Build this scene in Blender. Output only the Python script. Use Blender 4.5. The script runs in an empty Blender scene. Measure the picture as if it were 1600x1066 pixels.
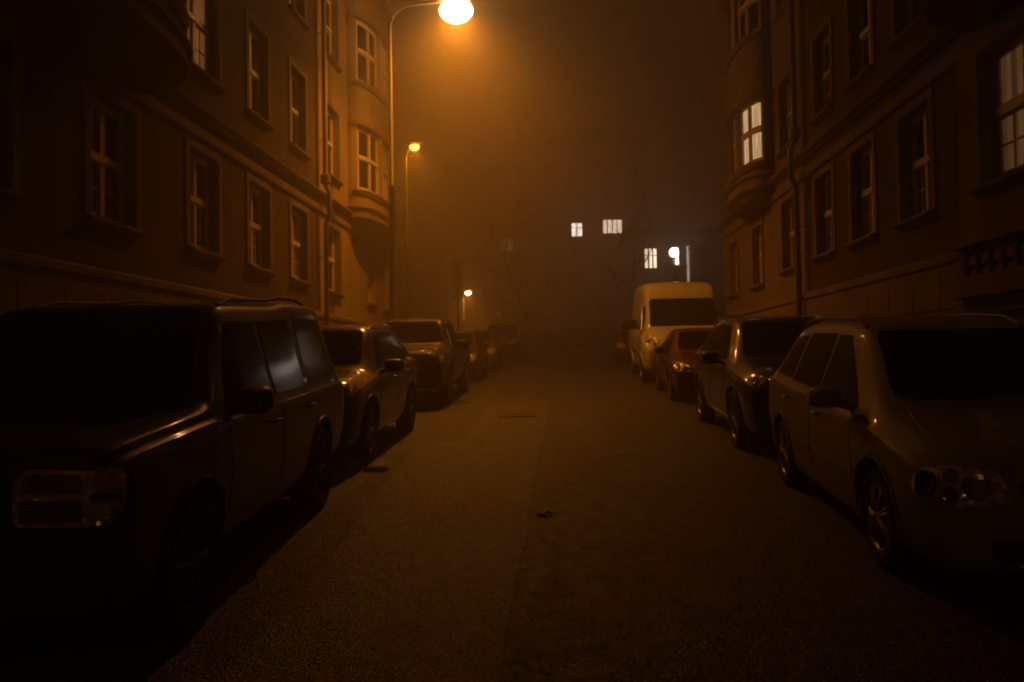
import bpy, bmesh, math, random
from mathutils import Vector, Matrix, Euler
from mathutils.bvhtree import BVHTree
random.seed(7)
R = math.radians
scene = bpy.context.scene
COL = scene.collection

# ------------------------------------------------------------------ terrain
SLOPE = 0.047
def gz(y):
    """height of the street at distance y: climbs, then levels out past the junction"""
    if y < 42: return SLOPE * y
    t = min((y - 42) / 18.0, 1.0)
    return SLOPE * 42 + SLOPE * 18 * (t - t * t / 2)

# ------------------------------------------------------------------ materials
def mat(name):
    m = bpy.data.materials.new(name); m.use_nodes = True
    nt = m.node_tree
    return m, nt, nt.nodes['Principled BSDF']
def node(nt, kind, **kw):
    n = nt.nodes.new(kind)
    for k, v in kw.items():
        if k in n.inputs: n.inputs[k].default_value = v
        else: setattr(n, k, v)
    return n
def ramp(nt, fac, stops):
    r = nt.nodes.new('ShaderNodeValToRGB')
    el = r.color_ramp.elements
    while len(el) < len(stops): el.new(0.5)
    for e, (p, c) in zip(el, stops): e.position = p; e.color = (*c, 1)
    nt.links.new(fac, r.inputs[0]); return r
def obcoord(nt): return nt.nodes.new('ShaderNodeTexCoord').outputs['Object']
def noise(nt, co, scale, detail=6, rough=.6):
    n = node(nt, 'ShaderNodeTexNoise', Scale=scale, Detail=detail, Roughness=rough)
    nt.links.new(co, n.inputs['Vector']); return n
def bump(nt, h, strength, dist, bsdf, prev=None, sock='Normal'):
    b = node(nt, 'ShaderNodeBump', Strength=strength, Distance=dist)
    nt.links.new(h, b.inputs['Height'])
    if prev: nt.links.new(prev.outputs[0], b.inputs['Normal'])
    nt.links.new(b.outputs[0], bsdf.inputs[sock]); return b

def rough_mat(name, c1, c2, scale=1.5, rough=.85, bstr=.4, bdist=.01, bscale=60, stain=None):
    m, nt, b = mat(name); co = obcoord(nt)
    n = noise(nt, co, scale)
    r = ramp(nt, n.outputs[0], [(.3, c1), (.7, c2)])
    colour = r.outputs[0]
    if stain:
        mp = node(nt, 'ShaderNodeMapping'); mp.inputs['Scale'].default_value = (2.2, 2.2, .18)
        nt.links.new(co, mp.inputs[0])
        n3 = noise(nt, mp.outputs[0], 1.3, 5)
        r3 = ramp(nt, n3.outputs[0], [(.45, (1, 1, 1)), (.72, stain)])
        mx = node(nt, 'ShaderNodeMix', data_type='RGBA', blend_type='MULTIPLY')
        mx.inputs['Factor'].default_value = .8
        nt.links.new(colour, mx.inputs['A']); nt.links.new(r3.outputs[0], mx.inputs['B'])
        colour = mx.outputs['Result']
    nt.links.new(colour, b.inputs['Base Color'])
    b.inputs['Roughness'].default_value = rough
    if rough > .75: b.inputs['Specular IOR Level'].default_value = .06
    n2 = noise(nt, co, bscale, 4)
    bump(nt, n2.outputs[0], bstr, bdist, b)
    return m

M = {}
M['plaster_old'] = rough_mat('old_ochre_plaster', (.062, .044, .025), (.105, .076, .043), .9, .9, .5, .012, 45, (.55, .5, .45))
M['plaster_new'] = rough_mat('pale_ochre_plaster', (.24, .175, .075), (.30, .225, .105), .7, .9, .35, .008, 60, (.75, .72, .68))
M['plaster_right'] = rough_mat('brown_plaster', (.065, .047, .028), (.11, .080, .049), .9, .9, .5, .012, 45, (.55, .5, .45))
M['plaster_far_right'] = rough_mat('tan_plaster', (.15, .11, .063), (.21, .157, .092), .8, .9, .4, .01, 50, (.65, .6, .55))
M['stucco'] = rough_mat('moulding_stucco', (.15, .113, .065), (.22, .167, .10), 2, .85, .3, .006, 60, (.6, .55, .5))
M['stone'] = rough_mat('plinth_stone', (.14, .11, .08), (.22, .17, .12), 1.6, .8, .8, .02, 18)
M['roof'] = rough_mat('roof_tile', (.12, .05, .03), (.2, .09, .05), 3, .8, .6, .03, 12)
M['wood'] = rough_mat('painted_window_wood', (.46, .38, .23), (.56, .47, .30), 6, .5, .15, .002, 90)
M['dark_wood'] = rough_mat('dark_painted_wood', (.10, .06, .035), (.16, .10, .06), 4, .5, .2, .003, 70)
M['zinc'] = rough_mat('zinc_sheet', (.12, .10, .08), (.20, .17, .13), 3, .5, .15, .003, 30)
M['bark'] = rough_mat('bark', (.05, .04, .03), (.11, .085, .06), 7, .9, .9, .02, 35)
M['twig'] = rough_mat('twig_bark', (.10, .07, .04), (.18, .13, .08), 7, .9, .3, .005, 60)
M['pavement'] = rough_mat('pavement_mosaic', (.10, .09, .08), (.19, .17, .15), 22, .75, .9, .02, 28)
M['kerb'] = rough_mat('kerb_granite', (.16, .15, .13), (.27, .25, .22), 12, .7, .6, .01, 60)
M['soil'] = rough_mat('ground_soil', (.04, .035, .025), (.08, .065, .045), 1.5, .95, .8, .05, 8)
M['pole'] = rough_mat('galvanised_pole', (.07, .063, .052), (.11, .10, .083), 5, .5, .1, .002, 50)
M['iron'] = rough_mat('cast_iron', (.015, .014, .013), (.035, .03, .028), 20, .5, .4, .004, 60)
M['tar'] = rough_mat('tar_seal', (.012, .011, .010), (.022, .02, .018), 9, .75, .3, .004, 60)
M['leaf'] = rough_mat('dry_leaf', (.20, .07, .03), (.32, .13, .05), 30, .6, .4, .003, 90)
M['far_wall'] = rough_mat('grey_render', (.32, .28, .24), (.44, .39, .34), .6, .9, .3, .01, 40, (.7, .68, .66))
M['sign_back'] = rough_mat('grey_sign_metal', (.42, .40, .36), (.52, .50, .45), 5, .5, .05, .002, 60)

def asphalt(name, c1, c2, r0, grain, bs):
    m, nt, b = mat(name); co = obcoord(nt)
    big = noise(nt, co, .45, 6, .65); mid = noise(nt, co, 7, 5)
    fine = node(nt, 'ShaderNodeTexVoronoi', Scale=grain); nt.links.new(co, fine.inputs['Vector'])
    r = ramp(nt, big.outputs[0], [(.3, c1), (.7, c2)])
    r2 = ramp(nt, fine.outputs['Color'], [(.05, (.45, .45, .45)), (.8, (1, 1, 1)), (.97, (2.4, 2.3, 2.1))])
    mx = node(nt, 'ShaderNodeMix', data_type='RGBA', blend_type='MULTIPLY'); mx.inputs['Factor'].default_value = 1
    nt.links.new(r.outputs[0], mx.inputs['A']); nt.links.new(r2.outputs[0], mx.inputs['B'])
    nt.links.new(mx.outputs['Result'], b.inputs['Base Color'])
    mpb = node(nt, 'ShaderNodeMapping'); mpb.inputs['Scale'].default_value = (1.1, .05, 1)
    nt.links.new(co, mpb.inputs[0]); band = noise(nt, mpb.outputs[0], 1.6, 5, .6)
    rb = ramp(nt, band.outputs[0], [(.36, (.60, .60, .60)), (.62, (1.15, 1.15, 1.15))])
    m2 = node(nt, 'ShaderNodeMix', data_type='RGBA', blend_type='MULTIPLY'); m2.inputs['Factor'].default_value = 1
    nt.links.new(mx.outputs['Result'], m2.inputs['A']); nt.links.new(rb.outputs[0], m2.inputs['B'])
    nt.links.new(m2.outputs['Result'], b.inputs['Base Color'])
    rr = ramp(nt, mid.outputs[0], [(.3, (r0 - .1,) * 3), (.7, (r0 + .12,) * 3)])
    nt.links.new(rr.outputs[0], b.inputs['Roughness'])
    b0 = bump(nt, mid.outputs[0], .35, .02, b)
    b2 = bump(nt, fine.outputs['Distance'], bs, .008, b, b0)
    # chips of aggregate lie at all angles, each a small facet that can catch a lamp
    f2 = node(nt, 'ShaderNodeTexVoronoi', Scale=grain * .95); nt.links.new(co, f2.inputs['Vector'])
    s1 = node(nt, 'ShaderNodeVectorMath', operation='SUBTRACT'); s1.inputs[1].default_value = (.5, .5, .5)
    nt.links.new(f2.outputs['Color'], s1.inputs[0])
    s2 = node(nt, 'ShaderNodeVectorMath', operation='SCALE'); sp = node(nt, 'ShaderNodeSeparateColor'); nt.links.new(f2.outputs['Color'], sp.inputs[0])
    am = ramp(nt, sp.outputs[2], [(.74, (.30, .30, .30)), (.86, (1.7, 1.7, 1.7))]); nt.links.new(am.outputs[0], s2.inputs['Scale'])
    nt.links.new(s1.outputs[0], s2.inputs[0])
    s3 = node(nt, 'ShaderNodeVectorMath', operation='ADD'); nt.links.new(s2.outputs[0], s3.inputs[0]); nt.links.new(b2.outputs[0], s3.inputs[1])
    s4 = node(nt, 'ShaderNodeVectorMath', operation='NORMALIZE'); nt.links.new(s3.outputs[0], s4.inputs[0])
    nt.links.new(s4.outputs[0], b.inputs['Normal'])
    return m
M['road'] = asphalt('road_asphalt', (.024, .022, .020), (.042, .039, .035), .56, 74, .8)
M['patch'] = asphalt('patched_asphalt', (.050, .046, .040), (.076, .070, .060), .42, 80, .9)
M['old_strip'] = asphalt('gutter_asphalt', (.11, .10, .085), (.16, .145, .12), .6, 70, .6)

def paint(name, c, metal=.12, rough=.35, wet=.12, coat=.9):
    m, nt, b = mat(name); co = obcoord(nt)
    n = noise(nt, co, 14, 5)
    r = ramp(nt, n.outputs[0], [(.3, tuple(x * .8 for x in c)), (.7, tuple(x * 1.1 for x in c))])
    nt.links.new(r.outputs[0], b.inputs['Base Color'])
    b.inputs['Metallic'].default_value = metal
    b.inputs['Roughness'].default_value = rough + .15
    b.inputs['Specular IOR Level'].default_value = .15
    b.inputs['Coat Weight'].default_value = coat
    d = noise(nt, co, 38, 6, .7)
    rr = ramp(nt, d.outputs[0], [(.35, (.02,) * 3), (.75, (.02 + wet * .3,) * 3)])
    nt.links.new(rr.outputs[0], b.inputs['Coat Roughness'])
    v = node(nt, 'ShaderNodeTexVoronoi', Scale=120); nt.links.new(co, v.inputs['Vector'])
    dr = ramp(nt, v.outputs['Distance'], [(.0, (1, 1, 1)), (.3, (0, 0, 0))])
    bump(nt, dr.outputs[0], .12, .002, b, None, 'Coat Normal')
    return m
M['paint_dark_grey'] = paint('dark_grey_paint', (.034, .032, .030), coat=.35)
M['paint_black'] = paint('black_paint', (.012, .012, .013), .1)
M['paint_silver'] = paint('silver_beige_paint', (.22, .20, .165), .25, .4, coat=.3)
M['paint_red'] = paint('red_paint', (.075, .006, .003), .1)
M['paint_white'] = paint('white_paint', (.46, .45, .41), 0, .4)
M['paint_brown'] = paint('rust_brown_paint', (.07, .028, .012), .2)
M['paint_graphite'] = paint('graphite_paint', (.035, .035, .038), .3)
M['paint_olive'] = paint('grey_green_paint', (.10, .10, .08), .3)
M['paint_light'] = paint('light_grey_paint', (.45, .43, .40), .3)
M['paint_dark_red'] = paint('dark_red_paint', (.09, .012, .010), .2)

def simple(name, c, rough=.5, metal=0, bscale=80, bstr=.05, spec=.5):
    m, nt, b = mat(name); co = obcoord(nt)
    n = noise(nt, co, 20, 4)
    r = ramp(nt, n.outputs[0], [(.3, tuple(x * .85 for x in c)), (.7, tuple(min(1, x * 1.12) for x in c))])
    nt.links.new(r.outputs[0], b.inputs['Base Color'])
    b.inputs['Roughness'].default_value = rough; b.inputs['Metallic'].default_value = metal
    b.inputs['Specular IOR Level'].default_value = spec
    n2 = noise(nt, co, bscale, 4); bump(nt, n2.outputs[0], bstr, .003, b)
    return m
M['car_glass'] = simple('tinted_car_glass', (.006, .006, .006), .10, 0, 5, .004, .03)
M['window_glass'] = simple('dark_window_glass', (.010, .009, .008), .07, 0, 3, .06, .5)
M['rubber'] = simple('tyre_rubber', (.015, .015, .015), .75, 0, 120, .4)
M['plastic'] = simple('black_plastic', (.014, .014, .014), .45, 0, 200, .2)
M['rim'] = simple('alloy_rim', (.35, .34, .33), .35, .9)
M['dark_rim'] = simple('dull_dark_rim', (.05, .048, .045), .5, .4)  # darker, duller rim finish for the boxy off-roader
M['chrome'] = simple('chrome', (.65, .64, .62), .12, 1, 30, .02)
M['lens'] = simple('headlight_reflector', (.42, .39, .34), .14, .25, 55, .5, .8)
m, nt, b = mat('faceted_reflector'); co = obcoord(nt)
v = node(nt, 'ShaderNodeTexVoronoi', Scale=42); nt.links.new(co, v.inputs['Vector'])
q1 = node(nt, 'ShaderNodeVectorMath', operation='SUBTRACT'); q1.inputs[1].default_value = (.5, .5, .5); nt.links.new(v.outputs['Color'], q1.inputs[0])
q2 = node(nt, 'ShaderNodeVectorMath', operation='SCALE'); q2.inputs['Scale'].default_value = 1.1; nt.links.new(q1.outputs[0], q2.inputs[0])
ge = nt.nodes.new('ShaderNodeNewGeometry'); q3 = node(nt, 'ShaderNodeVectorMath', operation='ADD'); nt.links.new(q2.outputs[0], q3.inputs[0]); nt.links.new(ge.outputs['Normal'], q3.inputs[1])
q4 = node(nt, 'ShaderNodeVectorMath', operation='NORMALIZE'); nt.links.new(q3.outputs[0], q4.inputs[0]); nt.links.new(q4.outputs[0], b.inputs['Normal'])
rf = ramp(nt, v.outputs['Distance'], [(.0, (.75, .70, .60)), (.7, (.45, .41, .34))]); nt.links.new(rf.outputs[0], b.inputs['Base Color'])
b.inputs['Metallic'].default_value = .35; b.inputs['Roughness'].default_value = .2; b.inputs['Coat Weight'].default_value = 1; b.inputs['Coat Roughness'].default_value = .03
M['lens'] = m
M['lens_grey'] = simple('grey_lamp_panel', (.11, .11, .12), .2, .2, 40, .1)
M['lens_dark'] = simple('headlight_socket', (.15, .135, .11), .12, .6, 60, .4, .8)
M['plate'] = simple('number_plate_white', (.45, .44, .42), .5)
M['plate_ink'] = simple('number_plate_ink', (.02, .02, .03), .5)
M['amber'] = simple('amber_lens', (.5, .13, .02), .2, .3, 60, .4)

def emitter(name, c, strength, stripes=None, sample=True, clear=0):
    m, nt, b = mat(name)
    nt.nodes.remove(b)
    e = node(nt, 'ShaderNodeEmission', Strength=strength)
    e.inputs[0].default_value = (*c, 1)
    if stripes:
        co = obcoord(nt)
        mp = node(nt, 'ShaderNodeMapping'); mp.inputs['Scale'].default_value = (stripes, stripes, stripes * .06)
        nt.links.new(co, mp.inputs[0])
        n = noise(nt, mp.outputs[0], 1, 4, .6)
        r = ramp(nt, n.outputs[0], [(.3, tuple(x * .32 for x in c)), (.66, c)])
        nt.links.new(r.outputs[0], e.inputs[0])
    out = e.outputs[0]
    if clear:
        tr = nt.nodes.new('ShaderNodeBsdfTransparent'); mxs = node(nt, 'ShaderNodeMixShader'); mxs.inputs[0].default_value = clear
        nt.links.new(out, mxs.inputs[1]); nt.links.new(tr.outputs[0], mxs.inputs[2]); out = mxs.outputs[0]
    nt.links.new(out, nt.nodes['Material Output'].inputs['Surface'])
    if not sample: m.cycles.emission_sampling = 'NONE'
    return m
M['lit_warm'] = emitter('curtain_lit_from_room', (1.0, .46, .16), .085, 9)
M['lit_dim'] = emitter('dim_curtain_lit_from_room', (1.0, .40, .11), .17, 6)
M['lit_oriel'] = emitter('net_curtain_lit_from_room', (1.0, .60, .29), .95, 14)
M['lit_white'] = emitter('bright_room_window', (1.0, .84, .72), 6.5, 3)
M['lit_white_dim'] = emitter('pale_room_window', (1.0, .72, .52), 4.6, 3)
M['lit_faint'] = emitter('faint_room_window', (1.0, .8, .5), .12, 2)
M['lit_strip'] = emitter('stairwell_glass', (1.0, .74, .56), 1.3, 1)
M['bulb_amber'] = emitter('far_sodium_glass', (1.0, .48, .10), 7, None, False, .6)
M['curtained'] = simple('curtained_window_glass', (.07, .058, .04), .12, 0, 5, .3, .5)
M['bulb_orange'] = emitter('sodium_lamp_glass', (1.0, .62, .24), 34, None, False, .6)
M['bulb_white'] = emitter('white_lamp_glass', (1.0, .86, .78), 9, None, False, .4)

# ------------------------------------------------------------------ mesh builder
class MB:
    def __init__(self, fmap=None):
        self.v, self.f, self.mi, self.cur, self.map = [], [], [], 0, fmap
    def pt(self, p):
        self.v.append(tuple(self.map(*p)) if self.map else tuple(p)); return len(self.v) - 1
    def face(self, idx): self.f.append(tuple(idx)); self.mi.append(self.cur)
    def quad(self, a, b, c, d): self.face([self.pt(a), self.pt(b), self.pt(c), self.pt(d)])
    def box(self, a, b, seg=1, axis=0):
        """box between corners a and b, cut into seg pieces along axis"""
        a, b = list(a), list(b)
        for i in range(3):
            if a[i] > b[i]: a[i], b[i] = b[i], a[i]
        o = [i for i in range(3) if i != axis]
        rings = []
        for k in range(seg + 1):
            t = a[axis] + (b[axis] - a[axis]) * k / seg
            ring = []
            for (p, q) in ((0, 0), (1, 0), (1, 1), (0, 1)):
                c = [0, 0, 0]; c[axis] = t
                c[o[0]] = b[o[0]] if p else a[o[0]]; c[o[1]] = b[o[1]] if q else a[o[1]]
                ring.append(self.pt(c))
            rings.append(ring)
        for r0, r1 in zip(rings, rings[1:]):
            for i in range(4): self.face([r0[i], r0[(i + 1) % 4], r1[(i + 1) % 4], r1[i]])
        self.face(rings[0][::-1]); self.face(rings[-1])
        return self
    def extrude_profile(self, prof, s0, s1, seg=1):
        """closed (n,z) profile swept along s"""
        rings = []
        for k in range(seg + 1):
            s = s0 + (s1 - s0) * k / seg
            rings.append([self.pt((s, n, z)) for n, z in prof])
        n = len(prof)
        for r0, r1 in zip(rings, rings[1:]):
            for i in range(n): self.face([r0[i], r0[(i + 1) % n], r1[(i + 1) % n], r1[i]])
        self.face(rings[0][::-1]); self.face(rings[-1]); return self
    def tube(self, pts, rad, n=10, cap=True):
        pts = [Vector(p) for p in pts]
        if not isinstance(rad, (list, tuple)): rad = [rad] * len(pts)
        rings = []; ref = Vector((0, 0, 1))
        for i, p in enumerate(pts):
            d = (pts[min(i + 1, len(pts) - 1)] - pts[max(i - 1, 0)]).normalized()
            u = d.cross(ref)
            if u.length < .2: u = d.cross(Vector((1, 0, 0)))
            u.normalize(); w = d.cross(u).normalized(); ref = -u.cross(d) if False else ref
            rings.append([self.pt(p + (u * math.cos(2 * math.pi * k / n) + w * math.sin(2 * math.pi * k / n)) * rad[i]) for k in range(n)])
        for r0, r1 in zip(rings, rings[1:]):
            for k in range(n): self.face([r0[k], r0[(k + 1) % n], r1[(k + 1) % n], r1[k]])
        if cap: self.face(rings[0][::-1]); self.face(rings[-1])
        return self
    def lathe(self, prof, centre=(0, 0, 0), axis='z', n=32, scale=(1, 1)):
        """prof: (radius, height) pairs; r=0 ends become poles"""
        cx, cy, cz = centre; rings = []
        for r, h in prof:
            ring = []
            for k in range(n if r > 1e-6 else 1):
                a = 2 * math.pi * k / n; x, y = r * math.cos(a) * scale[0], r * math.sin(a) * scale[1]
                ring.append(self.pt({'z': (cx + x, cy + y, cz + h), 'x': (cx + h, cy + x, cz + y), 'y': (cx + x, cy + h, cz + y)}[axis]))
            rings.append(ring)
        for r0, r1 in zip(rings, rings[1:]):
            m = max(len(r0), len(r1))
            for k in range(m):
                q = [r0[k % len(r0)], r0[(k + 1) % len(r0)], r1[(k + 1) % len(r1)], r1[k % len(r1)]]
                q = list(dict.fromkeys(q))
                if len(q) > 2: self.face(q)
        return self
    def build(self, name, mats, parent=None, smooth=False, bevel=0):
        me = bpy.data.meshes.new(name)
        me.from_pydata(self.v, [], self.f)
        if not isinstance(mats, (list, tuple)): mats = [mats]
        for m in mats: me.materials.append(m)
        if len(mats) > 1: me.polygons.foreach_set('material_index', self.mi)
        bm = bmesh.new(); bm.from_mesh(me)
        bmesh.ops.recalc_face_normals(bm, faces=bm.faces)
        if smooth:
            for f in bm.faces: f.smooth = True
            for e in bm.edges:
                if len(e.link_faces) == 2 and e.calc_face_angle(0) > .75: e.smooth = False
        bm.to_mesh(me); bm.free()
        o = bpy.data.objects.new(name, me); COL.objects.link(o)
        if parent: o.parent = parent
        if bevel:
            b = o.modifiers.new('bevel', 'BEVEL'); b.width = bevel; b.segments = 2; b.limit_method = 'ANGLE'
        return o

def tag(o, label=None, cat=None, group=None, kind=None):
    for k, v in (('label', label), ('category', cat), ('group', group), ('kind', kind)):
        if v: o[k] = v
    return o
def thing(name, label, cat, loc=(0, 0, 0), rz=0, group=None, rx=0):
    o = bpy.data.objects.new(name, None); COL.objects.link(o); o.empty_display_size = .3
    o.location = loc; o.rotation_euler = (rx, 0, rz)
    return tag(o, label, cat, group)

# ------------------------------------------------------------------ ground
def profile_sheet(name, x0, x1, y0, y1, lift, m, nx=2, skew=0, wob=0, kind='structure', thick=0):
    """a sheet that follows the slope of the street"""
    b = MB(); n = max(2, int((y1 - y0) / 1.0)); rows = []
    for j in range(n + 1):
        y = y0 + (y1 - y0) * j / n; row = []
        for i in range(nx + 1):
            x = x0 + (x1 - x0) * i / nx
            if skew and i == 0: x += skew * (max(y, 5) - 9)
            if wob and i in (0, nx): x += (math.sin(y * 2.3) + math.sin(y * 5.1 + 1)) * wob
            row.append(b.pt((x, y, gz(y) + lift)))
        rows.append(row)
    for r0, r1 in zip(rows, rows[1:]):
        for i in range(nx): b.face([r0[i], r0[i + 1], r1[i + 1], r1[i]])
    o = b.build(name, m)
    if thick:
        s = o.modifiers.new('solid', 'SOLIDIFY'); s.thickness = thick; s.offset = -1
    return tag(o, kind=kind)
profile_sheet('ground', -150, 150, -30, 190, -.02, M['soil'], 6)
profile_sheet('road', -4.30, 4.10, -28, 43.5, 0, M['road'], 4)
cr = profile_sheet('cross_road', -70, 70, 43.5, 50, 0.0, M['road'], 8)
profile_sheet('pavement', -6.2, -4.45, -28, 30.5, .12, M['pavement'], 2)
profile_sheet('pavement', 4.25, 5.3, -28, 27.5, .12, M['pavement'], 2)
profile_sheet('pavement', -70, -4.45, 30.5, 43.3, .12, M['pavement'], 6)
profile_sheet('pavement', 4.25, 70, 27.5, 43.3, .12, M['pavement'], 6)
for x0, x1, y1 in ((-4.45, -4.30, 43.5), (4.10, 4.25, 43.5)):
    profile_sheet('kerb', x0, x1, -28, y1, .13, M['kerb'], 1, thick=.16)
for x0, x1 in ((-70, -4.45), (4.25, 70)):
    profile_sheet('kerb', x0, x1, 43.3, 43.5, .13, M['kerb'], 8, thick=.16)
profile_sheet('kerb', -70, 70, 50, 50.2, .13, M['kerb'], 16, thick=.16)
profile_sheet('pavement', -70, 70, 50.2, 53.2, .12, M['pavement'], 16)
# resurfaced lane: a thin overlay with its own edge, and the old strip by the parked cars
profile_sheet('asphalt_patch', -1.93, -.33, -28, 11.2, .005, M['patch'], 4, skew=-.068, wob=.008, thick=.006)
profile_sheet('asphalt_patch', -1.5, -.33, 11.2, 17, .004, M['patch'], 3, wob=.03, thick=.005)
profile_sheet('gutter_strip', -2.75, -2.12, -28, 11.0, .004, M['old_strip'], 2, wob=.02)

# tar-sealed cracks
rc = random.Random(12)
for (x, y, dx, dy, n) in ((1.15, 8.0, -.16, .05, 7), (.95, 12.5, .03, .4, 8)):
    b = MB(); rows = []
    for i in range(n):
        w = .005 + .006 * rc.random()
        rows.append([b.pt((x - w * abs(dy) / .5 - .006, y - w * abs(dx) * 3, gz(y) + .0075)), b.pt((x + w * abs(dy) / .5 + .006, y + w * abs(dx) * 3, gz(y) + .0075))])
        x += dx + rc.gauss(0, .03); y += dy + rc.gauss(0, .02)
    for r0, r1 in zip(rows, rows[1:]): b.face([r0[0], r0[1], r1[1], r1[0]])
    tag(b.build('crack_seal', M['tar']), kind='structure')

# drain grate in the road
gx, gy = -.84, 14.3
dg = thing('drain_grate', 'dark slotted iron drain grate set in the roadway', 'drain grate', (gx, gy, gz(gy)), 0, None, math.atan(SLOPE))
b = MB()
for s in (-1, 1):
    b.box((-.31, s * .25 - .02, .0), (.31, s * .25 + .02, .018)); b.box((s * .31 - .02, -.27, .001), (s * .31 + .02, .27, .019))
b.build('grate_frame', M['iron'], dg)
b = MB()
for i in range(9): b.box((-.27 + i * .0675 - .014, -.23, .0), (-.27 + i * .0675 + .014, .23, .015))
b.build('grate_bars', M['iron'], dg)
b = MB(); b.box((-.29, -.23, -.01), (.29, .23, .0125)); b.build('sump', M['plastic'], dg)

# fallen leaf lying on the road
lx, ly = -.2, 6.9
b = MB()
ring = []
for i in range(14):
    a = 2 * math.pi * i / 14
    rr = .055 * (1 + .35 * math.cos(3 * a)) * (1.3 if i % 2 else .9)
    ring.append(b.pt((lx + rr * math.cos(a) * 1.2, ly + rr * math.sin(a), gz(ly) + .012 + .018 * abs(math.sin(a * 1.5)))))
c = b.pt((lx, ly, gz(ly) + .012))
for i in range(14): b.face([ring[i], ring[(i + 1) % 14], c])
b.tube([(lx + .05, ly, gz(ly) + .012), (lx + .09, ly - .02, gz(ly) + .016), (lx + .13, ly - .03, gz(ly) + .012)], .004, 6)
tag(b.build('fallen_leaf', M['leaf']), 'curled reddish dry leaf lying on the asphalt in mid road', 'leaf')
# ------------------------------------------------------------------ facades
def linspace_cells(vals):
    v = sorted(set(round(x, 4) for x in vals)); return list(zip(v, v[1:]))
def wall(fmap, s0, s1, z0, z1, openings, name, m, parent, depth=.22, maxs=None, back=True):
    """front face with real openings (reveals of the given depth) mapped by fmap(s, n, z)"""
    b = MB(fmap)
    ss, zs = [s0, s1], [z0, z1]
    for o in openings: ss += [o[0], o[1]]; zs += [o[2], o[3]]
    if maxs:
        k = int((s1 - s0) / maxs) + 1; ss += [s0 + (s1 - s0) * i / k for i in range(k + 1)]
    inside = lambda s, z: any(o[0] < s < o[1] and o[2] < z < o[3] for o in openings)
    for a, c in linspace_cells(ss):
        for d, e in linspace_cells(zs):
            if not inside((a + c) / 2, (d + e) / 2):
                b.quad((a, 0, d), (c, 0, d), (c, 0, e), (a, 0, e))
    for (a, c, d, e) in openings:
        k = max(1, int((c - a) / maxs)) if maxs else 1
        b.quad((a, 0, d), (a, -depth, d), (a, -depth, e), (a, 0, e))
        b.quad((c, 0, d), (c, 0, e), (c, -depth, e), (c, -depth, d))
        for i in range(k):
            p, q = a + (c - a) * i / k, a + (c - a) * (i + 1) / k
            b.quad((p, 0, d), (q, 0, d), (q, -depth, d), (p, -depth, d))
            b.quad((p, 0, e), (p, -depth, e), (q, -depth, e), (q, 0, e))
    return b.build(name, m, parent)

def window(parent, fmap, s0, s1, z0, z1, pane, near_end=0, depth=.16, seg=1, style='sash', surround=True, sill=True, smat='stucco', inner=None):
    """window (wood frame) > pane, sill, surround. depth is how far the frame sits back in the wall"""
    b = MB(fmap); f = .075; t = .07
    n0, n1 = -depth - t, -depth
    b.box((s0, n0, z0), (s0 + f, n1, z1)); b.box((s1 - f, n0, z0), (s1, n1, z1))
    b.box((s0 + f, n0, z0), (s1 - f, n1, z0 + f), seg); b.box((s0 + f, n0, z1 - f), (s1 - f, n1, z1), seg)
    zm = z0 + (z1 - z0) * .52; sm = (s0 + s1) / 2
    b.box((s0 + f, n0, zm - .05), (s1 - f, n1 + .035, zm + .05), seg)           # transom
    if style != 'single':
        b.box((sm - .045, n0, z0 + f), (sm + .045, n1 + .012, zm - .05))
        b.box((sm - .045, n0, zm + .05), (sm + .045, n1 + .012, z1 - f))
    else: sm = s1 - f + .045
    # sash frames and glazing bars
    g = .032
    halves = [(s0 + f, sm - .045)] + ([(sm + .045, s1 - f)] if style != 'single' else [])
    for (a, c) in halves:
        for (d, e) in ((z0 + f, zm - .05), (zm + .05, z1 - f)):
            q0, q1 = n0 + .01, n1 - .012
            b.box((a, q0, d), (a + g, q1, e)); b.box((c - g, q0, d), (c, q1, e))
            b.box((a + g, q0, d), (c - g, q1, d + g), seg); b.box((a + g, q0, e - g), (c - g, q1, e), seg)
        if style == 'bars':
            zz = z0 + f + (zm - .05 - z0 - f) * .5
            b.box((a + g, n0 + .02, zz - .011), (c - g, n1 - .02, zz + .011), seg)
            ac = (a + c) / 2
            b.box((ac - .010, n0 + .022, z0 + f + g), (ac + .010, n1 - .022, zm - .05 - g))
    w = b.build('window', M['wood'], parent)
    p = MB(fmap)
    for (a, c) in halves:
        for (d, e) in ((z0 + f, zm - .05), (zm + .05, z1 - f)):
            p.box((a + g - .004, n0 + .022, d + g - .004), (c - g + .004, n0 + .030, e - g + .004), seg)
    p.build('pane', pane, w)
    k = MB(fmap); k.box((s0 - .02, -.40, z0 - .02), (s1 + .02, -.34, z1 + .02), seg)    # room behind the glass stays dark
    if inner: k.build('curtain', inner, w)
    if sill:
        k = MB(fmap)
        k.extrude_profile([(-depth, z0 - .005), (-depth, z0 + .012), (.02, z0 - .012), (.13, z0 - .03), (.13, z0 - .075), (.10, z0 - .10), (.05, z0 - .12), (.003, z0 - .15), (.003, z0 - .02)][::1], s0 - .10, s1 + .10, max(1, seg))
        k.build('sill', M[smat], w)
    if surround:
        k = MB(fmap); q = .13
        k.box((s0 - q, .002, z0), (s0 - .002, .035, z1 + q)); k.box((s1 + .002, .002, z0), (s1 + q, .035, z1 + q))
        k.box((s0 - .002, .003, z1 + .002), (s1 + .002, .034, z1 + q), seg)
        k.build('surround', M[smat], w)
    return w

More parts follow.
